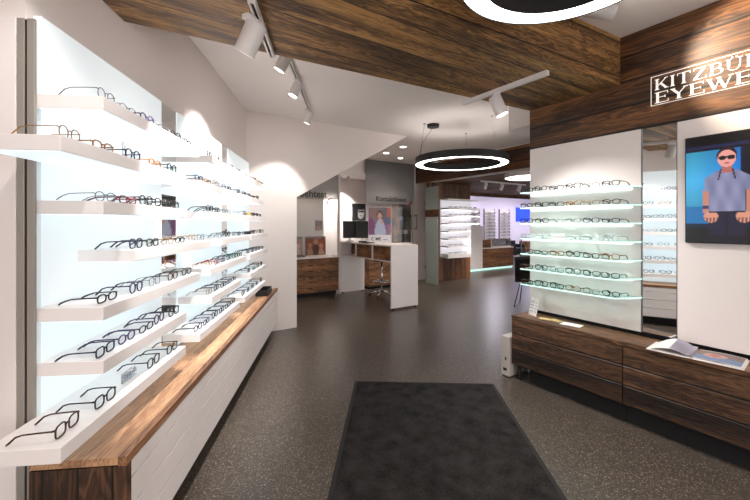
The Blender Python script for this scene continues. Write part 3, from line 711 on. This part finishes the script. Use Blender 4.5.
place((0.125, -0.005, 0.0125), (-0.25, 0, 0), (0, -0.245, 0), 0, 'right_page', rightpg, 16, 24, 'picture', t, warp=lambda a, b_: (0, 0, 0.006*math.sin(b_*PI)))
place((-0.125, 0.235, 0.008), (0.25, 0, 0), (0, -0.23, 0), 0, 'left_page', leftpg, 16, 24, 'picture', t, warp=lambda a, b_: (0, 0, 0.05*math.sin(min(1, b_*1.15)*PI/1.15*1.15*0.87)*(0.6+0.4*a)))
# price list holder and cards
t = thing('card_stand', 'white printed card standing at the far end of the right cabinet top', 'card', (3.10, 2.10, CZ+0.0005), R(-20))
c_ = MB().add([(0.01, -0.055, 0), (0.01, 0.055, 0), (0.045, 0.055, 0.16), (0.045, -0.055, 0.16), (0.012, -0.055, 0), (0.012, 0.055, 0), (0.047, 0.055, 0.16), (0.047, -0.055, 0.16)],
              [(0, 1, 2, 3)[::-1], (4, 5, 6, 7), (0, 1, 5, 4), (1, 2, 6, 5), (2, 3, 7, 6), (3, 0, 4, 7)]); c_.build('card', 'paper', t)
c_ = MB()
for i in range(4):
    for (y0, y1) in ((-0.045, -0.022), (0.0, 0.045)):
        z = 0.035+i*0.028; x = 0.01+z*0.035/0.16-0.001
        c_.box(x-0.0005, x+0.0005, y0, y1, z, z+0.005)
c_.build('printed_lines', 'grey_ink', t)
tag(MB().box(-0.05, 0.05, -0.08, 0.08, 0, 0.002).build('leaflet', 'paper', None, (3.10, 1.72, CZ+0.0005), R(10)), 'flat white leaflet on the right cabinet top below the glass shelves', 'leaflet')
for i, (x, y, a, w) in enumerate(((3.09, 1.95, 0.3, 'left'), (3.12, 1.87, -0.2, 'right'))):
    tag(MB().box(-0.03, 0.03, -0.05, 0.05, 0, 0.003).build('business_card', 'cream', None, (x, y, CZ+0.0005), a), f'small cream card beside the leaflet, {w} of two', 'card', 'cream cards on the right cabinet top')
t = thing('small_white_cabinet', 'small white metal box on the floor at the end of the dark cabinet', 'box', (3.02, 2.275, 0))
MB().box(-0.07, 0.25, -0.045, 0.045, 0.012, 0.385).build('casing', 'grey_box', t, bevel=0.004)
MB().box(-0.0715, -0.0702, -0.015, 0.0, 0.16, 0.19).box(-0.0715, -0.0702, -0.02, 0.02, 0.06, 0.085).build('port', 'gap', t)
for sx in (-0.05, 0.2):
    for s in (-1, 1): MB().cyl((sx, s*0.03, 0), (sx, s*0.03, 0.0118), 0.010, k=10).build('foot', 'rubber', t)

# ------------------------------------------------------------ floor mat
mc = cam2w(0.395, 2.30)
t = thing('floor_mat', 'large charcoal entrance mat with a black rubber border', 'mat', (mc[0], mc[1], 0), R(-33+(-2.6)))
MB().box(-0.63, 0.63, -1.08, 1.08, 0.0005, 0.005).build('rubber_border', 'rubber', t, bevel=0.002)
MB().box(-0.603, 0.603, -1.053, 1.053, 0.0052, 0.010).build('carpet_field', 'carpet', t, bevel=0.002)

# ------------------------------------------------------------ reception desk
t = thing('reception_desk', 'white standing desk with open cubbies under its top, in the middle back', 'desk', (3.60, 5.04, 0))
DL, DW, DH = 1.84, 0.575, 1.09
MB().box(0, DW, 0, DL, DH-0.025, DH).build('top', 'white', t, bevel=0.002)
MB().box(0, DW, 0.0, 0.03, 0.03, DH-0.0255).build('end_panel', 'white', t, bevel=0.001)
MB().box(0, DW, DL-0.03, DL, 0.03, DH-0.0255).build('end_panel', 'white', t, bevel=0.001)
MB().box(0.005, DW-0.005, 0.031, DL-0.031, 0.80, 0.82).build('cubby_bottom', 'white', t)
MB().box(0.25, 0.265, 0.031, DL-0.031, 0.821, DH-0.026).build('cubby_back', 'drawer_wood', t)
for y in (0.62, 1.22): MB().box(0.006, 0.249, y-0.009, y+0.009, 0.821, DH-0.026).build('divider', 'white', t)
for y0, y1 in ((0.035, 0.608), (0.632, 1.208)):
    for k in range(3): MB().box(0.03, 0.045, y0, y1, 0.823+k*0.08, 0.899+k*0.08).build('drawer', 'drawer_wood', t, bevel=0.002)
for x in (0.05, DW-0.05):
    for y in (0.015, DL-0.015): MB().cyl((x, y, 0), (x, y, 0.0295), 0.014, k=10).build('foot', 'rubber', t)
def monitor(x, y, rz, label):
    t = thing('computer_monitor', label, 'monitor', (x, y, DH+0.0005), rz, 'monitors on the desk')
    MB().box(-0.075, 0.075, -0.06, 0.06, 0, 0.012).build('base', 'black', t, bevel=0.004)
    MB().box(-0.025, 0.025, 0.0, 0.02, 0.012, 0.16).build('stand', 'spot_body', t)
    MB().box(-0.145, 0.145, -0.03, -0.002, 0.07, 0.42).build('screen_housing', 'black', t, bevel=0.004)
    MB().box(-0.135, 0.135, -0.0312, -0.0302, 0.085, 0.405).build('screen', mat('dark screen', (8, 10, 12), 0.6), t)
monitor(3.74, 6.72, R(-20), 'black computer monitor at the far left end of the desk')
monitor(3.93, 6.52, R(-20), 'black computer monitor in front of the other, nearer the poster')
tag(MB().box(-0.06, 0.06, -0.2, 0.2, 0, 0.016).build('keyboard', 'black', None, (3.73, 6.05, DH+0.0005), 0, bevel=0.003), 'dark keyboard on the desk edge in front of the monitors', 'keyboard')
def poster_pic(u, v):
    if v > 0.79: return (236, 232, 236)
    k = 0.5+0.5*math.sin(u*5+v*3)
    c = (140-60*u+20*k, 96+20*k, 112+30*v) if v < 0.5 else (70+90*u, 96+30*k, 170-30*u)
    if ((u-0.1)/0.2)**2+((v-0.6)/0.3)**2 < 1: c = (134, 76, 124)
    if ((u-0.52)/(0.16+0.22*max(0, v-0.3)))**2+((v-0.62)/0.30)**2 < 1: c = (176, 188, 214)
    if ((u-0.5)/0.13)**2+((v-0.22)/0.12)**2 < 1: c = (70, 44, 40)
    if ((u-0.5)/0.10)**2+((v-0.25)/0.10)**2 < 1: c = (206, 158, 136)
    if ((u-0.60)/0.06)**2+((v-0.42)/0.08)**2 < 1: c = (204, 150, 128)
    if u > 0.8 and v < 0.3: c = (176, 104, 80)
    return tuple(max(0, min(255, int(q))) for q in c)
t = thing('standing_poster', 'colourful portrait poster standing on the desk with a white footer', 'poster', (4.02, 6.02, DH+0.0005), R(-33))
MB().box(-0.225, 0.225, 0, 0.012, 0, 0.69).build('board', 'paper', t)
place((-0.22, -0.0012, 0.685), (0.44, 0, 0), (0, 0, -0.68), 0, 'picture', poster_pic, 24, 36, 'picture', t)
text('footer_text', 'C ME', 0.085, 'ink', (-0.17, -0.003, 0.04), (R(90), 0, 0), t)
text('footer_text', 'optic', 0.04, 'grey_ink', (0.07, -0.003, 0.045), (R(90), 0, 0), t)

# stool under the desk
t = thing('bar_stool', 'chrome swivel stool tucked under the desk', 'stool', (4.17, 6.17, 0))
for k in range(5):
    a = 2*PI*k/5; c_, s_ = math.cos(a), math.sin(a)
    MB().tube([(0, 0, 0.10), (c_*0.12, s_*0.12, 0.085), (c_*0.24, s_*0.24, 0.05)], [0.018, 0.014, 0.010], 8).build('leg', 'chrome', t, smooth=True)
    MB().cyl((c_*0.24, s_*0.24-0.01, 0.025), (c_*0.24, s_*0.24+0.01, 0.025), 0.025, k=12).build('caster', 'rubber', t)
MB().cyl((0, 0, 0.09), (0, 0, 0.70), 0.018, k=14).build('column', 'chrome', t, smooth=True)
rg = MB().tube([(0.17*math.cos(2*PI*i/24), 0.17*math.sin(2*PI*i/24), 0.30) for i in range(24)], 0.010, 8, closed=True)
rg.tube([(-0.17, 0, 0.30), (0.17, 0, 0.30)], 0.008, 6); rg.build('foot_ring', 'chrome', t, smooth=True)
MB().lathe([(0.001, 0.70), (0.15, 0.70), (0.18, 0.725), (0.175, 0.76), (0.14, 0.775), (0.001, 0.777)], 32, closed=False).build('seat', 'black', t, smooth=True)

def drawer_unit(name, label, cat, loc, w, d, z0, z1, n, top=None, legs=True, handle=True):
    t = thing(name, label, cat, loc)
    MB().box(0.001, w-0.001, 0.02, d, z0, z1-0.031).build('carcass', 'drawer_wood', t)
    hh = (z1-0.03-z0)/n
    for i in range(n):
        dr = MB().box(0.002, w-0.002, 0, 0.0195, z0+i*hh+0.003, z0+(i+1)*hh-0.004).build('drawer', 'drawer_wood', t, bevel=0.0015)
        if handle: MB().box(w/2-0.05, w/2+0.05, -0.0015, -0.0003, z0+(i+1)*hh-0.028, z0+(i+1)*hh-0.012).build('handle', 'gap', dr)
    MB().box(0, w, -0.01, d, z1-0.03, z1).build('top', top or 'white', t, bevel=0.0015)
    MB().box(0.02, w-0.02, 0.06, d, 0, z0-0.0005).build('plinth', 'gap', t)
    return t
drawer_unit('drawer_cabinet', 'wooden drawer chest with white top below the left frosted pane', 'cabinet', (2.30, 6.84, 0), 1.24, 0.5, 0.08, 0.79, 6)
drawer_unit('drawer_cabinet', 'wooden drawer chest seen under the desk behind the stool', 'cabinet', (4.34, 6.92, 0), 1.2, 0.25, 0.06, 1.0, 7, handle=False)

# partition with the word Sehtest and recess behind it
t = thing('glass_partition', 'glass pane lettered Sehtest under the sloping stair', 'glass partition', (2.30, 6.90, 0.79))
MB().box(0, 1.26, 0, 0.012, 1.16, 2.135).build('frosted_band', 'frost', t)
MB().box(0, 1.26, 0, 0.012, 0.0005, 1.159).build('clear_pane', 'pane', t)
MB().box(1.262, 1.30, -0.03, 0.04, -0.79, 2.135).build('edge_post', 'white', t)
text('lettering', 'Sehtest', 0.20, 'ink', (0.42, -0.002, 1.20), (R(90), 0, 0), t)
MB().tube([(1.10+0.09*math.cos(R(a)), -0.006, 1.06+0.13*math.sin(R(a))) for a in range(90, 190, 12)], 0.014, 6).build('red_arc', 'red_ink', t)
struct('wall_niche', MB().box(1.905, 3.56, 7.6, 7.7, 0, CEIL), mat('niche wall boards', (206, 196, 188), 0.6))
def sepia(u, v):
    b = (158, 66, 34)
    for hx, hy, s in ((0.2, 0.45, 0.12), (0.5, 0.3, 0.14), (0.78, 0.5, 0.12)):
        if ((u-hx)/s)**2+((v-hy)/s)**2 < 1: b = (206, 150, 116)
        if ((u-hx)/(s*1.2))**2+((v-hy-0.42)/0.3)**2 < 1: b = (186, 150, 120) if hx != 0.5 else (70, 30, 24)
    if v < 0.12: b = (110, 36, 20)
    return b
def wall_pic(name, label, loc, w, h, fn, m='picture', frame='black', cat='picture', group=None, nu=24, nv=18):
    t = thing(name, label, cat, loc, 0, group)
    MB().box(-w/2-0.008, w/2+0.008, 0.0015, 0.02, -0.008, h+0.008).build('frame', frame, t)
    place((-w/2, 0, h), (w, 0, 0), (0, 0, -h), 0, 'picture', fn, nu, nv, m, t)
    return t
wall_pic('framed_picture', 'reddish photo of a laughing group standing on the left drawer chest', (3.215, 7.25, 0.80), 0.44, 0.38, sepia)
wall_pic('framed_picture', 'narrow reddish photo beside the stair wall on the left drawer chest', (2.70, 7.25, 0.80), 0.42, 0.38, sepia)
wall_pic('framed_picture', 'small dark red picture on the niche wall above the group photo', (3.44, 7.579, 1.32), 0.14, 0.2, lambda u, v: (90, 26, 20) if v < 0.6 else (150, 80, 50))
tag(MB().box(-0.2, 0.2, -0.1, 0.1, 0, 0.03).build('tray', 'black', None, (2.66, 7.05, 0.7905), 0, bevel=0.006), 'low black tray on the white top of the left drawer chest', 'tray')

# recess with black and white portrait and small track lights
def bw(u, v):
    c = (40, 40, 42) if u < 0.5 else (70, 70, 72)
    if ((u-0.6)/0.30)**2+((v-0.5)/0.40)**2 < 1: c = (178, 174, 170)
    if ((u-0.5)/0.42)**2+((v-0.16)/0.22)**2 < 1: c = (26, 26, 28)
    if ((u-0.28)/0.13)**2+((v-0.5)/0.4)**2 < 1: c = (24, 24, 26)
    if 0.42 < v < 0.55 and 0.42 < u < 0.86: c = (38, 38, 42)
    if ((u-0.62)/0.1)**2+((v-0.74)/0.04)**2 < 1: c = (110, 96, 94)
    return c
wall_pic('framed_picture', 'black and white portrait on the lit wall above the monitors', (4.89, 8.279, 1.55), 0.39, 0.42, bw)
struct('ceiling_recess', MB().box(3.61, 5.60, 7.3, 8.29, 2.60, CEIL-0.001), 'ceiling')
for i, x in enumerate((4.05, 4.28)):
    spotlight(f'small white spotlight above the portrait in the recess, {"left" if i == 0 else "right"} of two', (x, 7.75, 2.60), (0.1*(i-0.5), 0.45, -0.9), 'recess spotlights', 0.10, 0.035, power=55, size=85, adapter=False)

# partition with the word Kontaktlinsen
t = thing('glass_partition', 'tall grey glass pane lettered Kontaktlinsen behind the desk', 'glass partition', (4.42, 7.20, 0))
MB().box(0, 1.38, 0, 0.012, 1.93, CEIL-0.002).build('frosted_band', 'frost', t)
MB().box(0, 1.38, 0, 0.012, 1.005, 1.929).build('clear_pane', 'pane', t)
MB().box(1.382, 1.41, -0.02, 0.03, 0, CEIL-0.002).build('edge_post', 'alu', t)
text('lettering', 'Kontaktlinsen', 0.160, 'ink', (0.28, -0.002, 1.99), (R(90), 0, 0), t)
MB().tube([(1.33+0.09*math.cos(R(a)), -0.006, 1.87+0.13*math.sin(R(a))) for a in range(90, 190, 12)], 0.014, 6).build('red_arc', 'red_ink', t)
t = thing('display_cabinet', 'tall dark display niche with small boxes behind the Kontaktlinsen pane', 'cabinet', (5.59, 7.30, 0))
MB().box(-0.17, 0.17, 0.22, 0.24, 0, 1.97).build('back', 'black', t)
for s in (-1, 1): MB().box(s*0.17, s*0.185, -0.05, 0.24, 0, 1.97).build('side', 'drawer_wood', t)
for i in range(6): MB().box(-0.169, 0.169, -0.04, 0.219, 0.2+i*0.33, 0.215+i*0.33).build('shelf', 'black', t)
for i, (x, z, m_) in enumerate(((-0.1, 1.205, 'red_ink'), (0.08, 1.205, 'paper'), (-0.05, 1.535, 'grey_ink'), (0.1, 0.875, 'blue_sign'))):
    tag(MB().box(-0.05, 0.05, -0.04, 0.04, 0, 0.10).build('lens_box', m_, None, (5.59+x, 7.36, z+0.0005), 0),
        ['small red box in the dark niche', 'small white box beside the red box in the dark niche', 'small grey box on a high niche shelf', 'small blue box on a low niche shelf'][i], 'box')
wall_pic('notice', 'small framed notice on the wall beside the frosted glass door', (5.98, 7.379, 1.32), 0.2, 0.36, lambda u, v: (206, 200, 192) if 0.12 < u < 0.88 and 0.1 < v < 0.9 else (120, 110, 104), cat='notice', frame='alu')

# door of frosted glass standing open
t = bpy.data.objects.new('door_1', None); COL.objects.link(t); t.location = (6.0, 6.50, 0); t['kind'] = 'structure'
MB().box(-0.006, 0.006, 0, 0.46, 0.01, 1.62).build('glass_leaf', 'door_glass', t)
MB().box(-0.006, 0.006, 0, 0.46, 1.80, 2.35).build('glass_leaf', 'door_glass', t)
MB().box(-0.006, 0.006, 0, 0.46, 1.6205, 1.7995).build('wood_band', 'far_face', t)
MB().cyl((-0.05, 0.07, 1.06), (0.05, 0.07, 1.06), 0.012, k=10).build('door_handle', 'chrome', t)
for z in (0.35, 1.9): MB().cyl((0, 0.462, z), (0, 0.462, z+0.1), 0.014, k=10).build('hinge', 'steel', t)

# far shelf rack on the wooden wall
t = thing('display_rack', 'bright white eyeglass rack mounted on the wooden wall at centre back', 'display rack', (6.47, 6.95, 0))
MB().box(0.0, 1.095, -0.03, -0.001, 0.62, 2.08).build('back_panel', mat('lit rack back', (244, 244, 246), 0.5, emit=0.14, ecol=(244, 242, 255)), t)
RL = lambda z: 1.115 if z > 1.4 else 0.80
RZ = [1.85, 1.66, 1.47, 1.28, 1.09, 0.90, 0.70]
M['strip2'] = mat('rack led strip', (255, 255, 255), 0.5, emit=1.3, ecol=(250, 246, 252))
for r, z in enumerate(RZ):
    q = thing('display_shelf', f'thin white shelf of the rack at centre back, {ROWN[r]} of seven', 'shelf', (6.47, 6.95, z-0.035), 0, 'white shelves of the back rack')
    MB().box(0.0, RL(z), -0.30, -0.031, 0, 0.035).build('board', 'white_shelf', q, bevel=0.001)
    MB().box(0.03, RL(z)-0.03, -0.05, -0.04, -0.005, -0.0005).build('light_strip', 'strip2', q)
q = tag(MB().box(0.0, 0.80, -0.30, -0.031, 0, 0.060).build('display_shelf', 'white_shelf', None, (6.47, 6.95, 0.600), 0, bevel=0.001), 'thick white base board below the rack at centre back', 'shelf')
q = tag(MB().box(0.0, 1.115, -0.30, -0.031, 0, 0.030).build('display_shelf', 'white_shelf', None, (6.47, 6.95, 2.05), 0, bevel=0.001), 'white cover board over the rack at centre back', 'shelf')
def tiny(key):
    f = MB(); r = 0.004
    for s in (-1, 1):
        f.tube(outline('square', s*0.034, 0.022, 12)[0], r, 4, closed=True)
        f.tube([(s*0.066, 0, 0.034), (s*0.065, 0.1, 0.030), (s*0.062, 0.135, 0.005)], 0.003, 4)
    f.tube([(-0.01, 0, 0.028), (0.01, 0, 0.028)], r*0.7, 4)
    return f.mesh('eyeglasses', 'fr_'+key)
TM = {k: tiny(k) for k in ('black', 'navy', 'silver', 'tortoise')}
for r, z in enumerate(RZ):
    for i in range(6):
        if 0.12+i*0.175 > RL(z)-0.06: continue
        key = ['silver', 'silver', 'navy', 'black', 'tortoise', 'black'][(i+r*2) % 6 if i > 2 else i % 2]
        o = bpy.data.objects.new('eyeglasses', TM[key]); COL.objects.link(o); o.location = (6.47+0.12+i*0.175, 6.95-0.25, z+0.0008)
        tag(o, f'{CN[key]} eyeglasses, {ORD[i]} from the left, {ROWN[r]} shelf of the white rack at centre back', 'eyeglasses', f'eyeglasses on the {ROWN[r]} shelf of the back rack')

# counter beyond the wooden wall
t = thing('counter_screen', 'white waist-high counter front to the right of the wooden wall', 'counter', (8.15, 7.85, 0))
MB().box(0, 0.95, 0, 0.04, 0.06, 1.39).build('front_panel', 'white', t); MB().box(0, 0.95, 0.0402, 0.5, 1.0, 1.03).build('worktop', 'white', t)
MB().box(0.02, 0.93, 0.01, 0.035, 0, 0.0595).build('plinth', 'glass_edge', t)
drawer_unit('drawer_cabinet', 'wooden drawer counter with white top in the back room', 'cabinet', (9.11, 7.85, 0), 1.5, 0.5, 0.08, 0.70, 3, handle=False)
tag(MB().box(0, 1.48, 0, 0.008, 0, 0.06).build('skirting_light', 'glass_edge', None, (9.12, 7.885, 0)), 'pale green lit glass skirting under the back room drawer counter', 'light')
tag(MB().box(0, 0.42, 0, 0.4, 0, 0.26).build('wooden_box', 'drawer_wood', None, (9.13, 7.9, 0.7005), 0, bevel=0.003), 'wooden box standing on the back room drawer counter', 'box')
t = thing('glass_showcase', 'white framed glass showcase on the back room counter', 'showcase', (9.60, 7.9, 0.7005))
MB().box(0, 0.95, 0, 0.4, 0, 0.03).build('base', 'white', t); MB().box(0, 0.95, 0.38, 0.4, 0.0305, 0.26).build('back', 'white', t)
MB().box(0, 0.95, 0, 0.006, 0.0305, 0.26).build('front_pane', 'pane', t); MB().box(0, 0.95, 0, 0.379, 0.2605, 0.267).build('top_pane', 'pane', t)

# display columns on the far lilac wall
for c, (x, w) in enumerate(((13.25, 'left'), (14.35, 'middle'), (15.45, 'right'))):
    t = thing('display_column', f'tall white eyeglass column on the far lilac wall, {w} of three', 'display rack', (x, 12.0, 0), 0, 'display columns on the far wall')
    MB().box(-0.36, 0.36, -0.05, -0.001, 0.65, 2.15).build('board', 'white', t)
    for s in (-1, 1): MB().box(s*0.36, s*0.38, -0.06, -0.001, 0.62, 2.18).build('upright', 'steel', t)
    for k in range(9):
        for j in (-1, 1):
            o = bpy.data.objects.new('eyeglasses', TM['navy' if (k+j) % 3 else 'black']); COL.objects.link(o)
            o.location = (x+j*0.17, 12-0.19, 0.72+k*0.155); o.scale = (1.3, 1.0, 1.3)
            tag(o, f'tiny dark eyeglasses on the {w} display column of the far lilac wall', 'eyeglasses', f'eyeglasses on the {w} far column')
    for k in range(9):
        MB().box(-0.33, 0.33, -0.20, -0.0505, 0.705+k*0.155, 0.7195+k*0.155).build('peg_rail', 'pane', t)
def pale(u, v): return (196, 200, 224) if (v*8) % 1 > 0.2 else (150, 156, 190)
wall_pic('poster', 'pale poster on the far lilac wall left of the display columns', (12.15, 11.979, 1.2), 0.6, 1.1, pale, frame='white', cat='poster')
t = thing('wall_sign', 'bright blue sign on the far wall seen beside the glass shelves', 'sign', (16.9, 11.99, 1.58))
MB().box(-0.5, 0.6, -0.06, 0, 0, 0.72).build('face', 'blue_sign', t, bevel=0.004)
drawer_unit('drawer_cabinet', 'low wooden cabinet far back beside the blue sign', 'cabinet', (15.3, 10.5, 0), 1.6, 0.5, 0.06, 0.68, 3, handle=False)
t = thing('armchair', 'small black armchair in the far back room', 'chair', (14.05, 10.3, 0))
MB().box(-0.28, 0.28, -0.26, 0.26, 0.12, 0.42).build('seat', 'black', t, bevel=0.03); MB().box(-0.28, 0.28, 0.18, 0.28, 0.42, 0.72).build('backrest', 'black', t, bevel=0.03)
for s in (-1, 1):
    MB().box(s*0.28, s*0.34, -0.26, 0.28, 0.1, 0.56).build('armrest', 'black', t, bevel=0.02)
    for q in (-1, 1): MB().cyl((s*0.24, q*0.22, 0), (s*0.24, q*0.22, 0.119), 0.015, k=8).build('leg', 'chrome', t)
tag(MB().box(-0.7, 0.7, -0.3, 0.3, 0, 0.04).build('x', 'white', None, (0, 0, -5)), 'x', 'x'); bpy.data.objects.remove(bpy.data.objects['x'])
t = thing('table', 'white table in the back room seen past the glass shelf ends', 'table', (11.8, 7.6, 0))
MB().box(-0.75, 0.75, -0.35, 0.35, 0.98, 1.02).build('tabletop', 'white', t, bevel=0.004)
for sx in (-0.7, 0.7):
    for q in (-0.3, 0.3): MB().cyl((sx, q, 0), (sx, q, 0.9795), 0.02, k=10).build('leg', 'steel', t)

# lounge chair with wire legs behind the right panel
t = thing('shell_chair', 'black shell chair with thin wire legs behind the glass shelf panel', 'chair', (5.87, 3.97, 0), R(115))
def shell(u, v):   # u across, v from front edge up the back
    x = (u-0.5)*0.52*(1-0.1*v)
    if v < 0.5: y = -0.22+v*0.8; z = 0.43-0.03*math.sin(v*2*PI)+0.10*abs(2*u-1)**2.5
    else: y = 0.18+(v-0.5)*0.22-0.06*abs(2*u-1)**2; z = 0.43+(v-0.5)*0.88+0.04*(1-abs(2*u-1))
    return Vector((x, y, z))
m = MB(); nu, nv = 12, 16; vs = [shell(i/nu, j/nv) for j in range(nv+1) for i in range(nu+1)]
m.add(vs, [(j*(nu+1)+i, j*(nu+1)+i+1, (j+1)*(nu+1)+i+1, (j+1)*(nu+1)+i) for j in range(nv) for i in range(nu)])
so = m.build('seat_shell', 'black', t, smooth=True); sm = so.modifiers.new('solidify', 'SOLIDIFY'); sm.thickness = 0.014
for s in (-1, 1):
    MB().tube([(s*0.17, -0.10, 0.405), (s*0.24, -0.24, 0.008), (s*0.24, 0.26, 0.008), (s*0.17, 0.12, 0.405)], 0.007, 8).build('wire_leg', 'black', t)

# ------------------------------------------------------------ ceiling fittings
def downlight(x, y, z, label, power=30, group='recessed ceiling downlights', size=110, color=WARM):
    t = thing('downlight', label, 'ceiling light', (x, y, z), 0, group)
    MB().lathe([(0.055, -0.004), (0.055, -0.0005), (0.075, -0.0005), (0.075, -0.006)], 28).build('bezel', 'spot_body', t)
    MB().lathe([(0.0005, -0.002), (0.054, -0.002), (0.054, -0.0005), (0.0005, -0.0005)], 28, closed=False).build('lamp_face', 'lamp', t)
    l = bpy.data.lights.new('downlight_beam', 'SPOT'); l.energy = power; l.color = color; l.spot_size = R(size); l.spot_blend = 0.8; l.shadow_soft_size = 0.05
    lo = bpy.data.objects.new('downlight_beam', l); COL.objects.link(lo); lo.parent = t; lo.location = (0, 0, -0.012)
for (X, Y, w) in ((0.54, 7.1, 'right of the stair top'), (0.23, 7.7, 'left of the others over the desk'), (0.57, 8.3, 'deepest over the lettered pane')):
    x, y = cam2w(X, Y); downlight(x, y, CEIL, f'small lit ceiling downlight, {w}', 30)
x, y = 2.9, 7.25; downlight(x, y, CEIL, 'ceiling downlight behind the Sehtest pane', 30)
# unseen downlights added behind the viewer to brighten the shop
for i, (x, y) in enumerate(((0.3, -1.6), (1.6, -1.6), (0.1, -0.4))):
    downlight(x, y, CEIL, ['added unseen ceiling downlight behind the viewer on the left', 'added unseen ceiling downlight behind the viewer on the right', 'added unseen ceiling downlight just behind the viewer'][i], 45, size=130)
t = thing('ceiling_disc_lamp', 'flat round white ceiling lamp below the far wooden ceiling', 'ceiling lamp', (6.83, 4.63, 2.40))
MB().lathe([(0.001, 0.0), (0.5, 0.0), (0.5, 0.03), (0.001, 0.03)], 64, closed=False).build('diffuser', mat('disc diffuser', (255, 255, 255), 0.5, emit=3.0, ecol=(255, 246, 238)), t)
MB().lathe([(0.501, 0.0), (0.51, 0.0), (0.51, 0.088), (0.001, 0.088), (0.001, 0.035), (0.501, 0.035)], 64, closed=False).build('housing', 'white', t)
# side room track with three spots, and lights of the back room
track('white lighting track on the far wooden ceiling above the rack', (6.9, 6.0, 0), (8.6, 6.0, 0), 2.49)
for i, x in enumerate((7.05, 7.65, 8.35)):
    spotlight(f'white spotlight on the far wooden ceiling, {ORD[i]} from the left of three', (x, 6.0, 2.456), (-0.05, 0.35, -0.9), 'spotlights on the far track', 0.15, 0.05, power=35, size=70)
for i, (x, y) in enumerate(((10.2, 10.2), (12.8, 10.4), (15.4, 10.2), (17.4, 9.6))):
    t = thing('ceiling_panel_lamp', f'square light in the back room ceiling, {ORD[i]} from the left', 'ceiling lamp', (x, y, CEIL), 0, 'square lamps of the back room')
    MB().box(-0.3, 0.3, -0.3, 0.3, -0.02, -0.0005).build('diffuser', mat('cool diffuser', (255, 255, 255), 0.5, emit=26.0, ecol=(246, 241, 255)), t)
for i, (x, y) in enumerate(((9.6, 6.4), (11.2, 7.2), (13, 6.4), (9.5, 3.0))):
    downlight(x, y, 2.49, f'ceiling downlight in the side room wooden ceiling, {ORD[i]} from the left', 40, 'side room downlights')
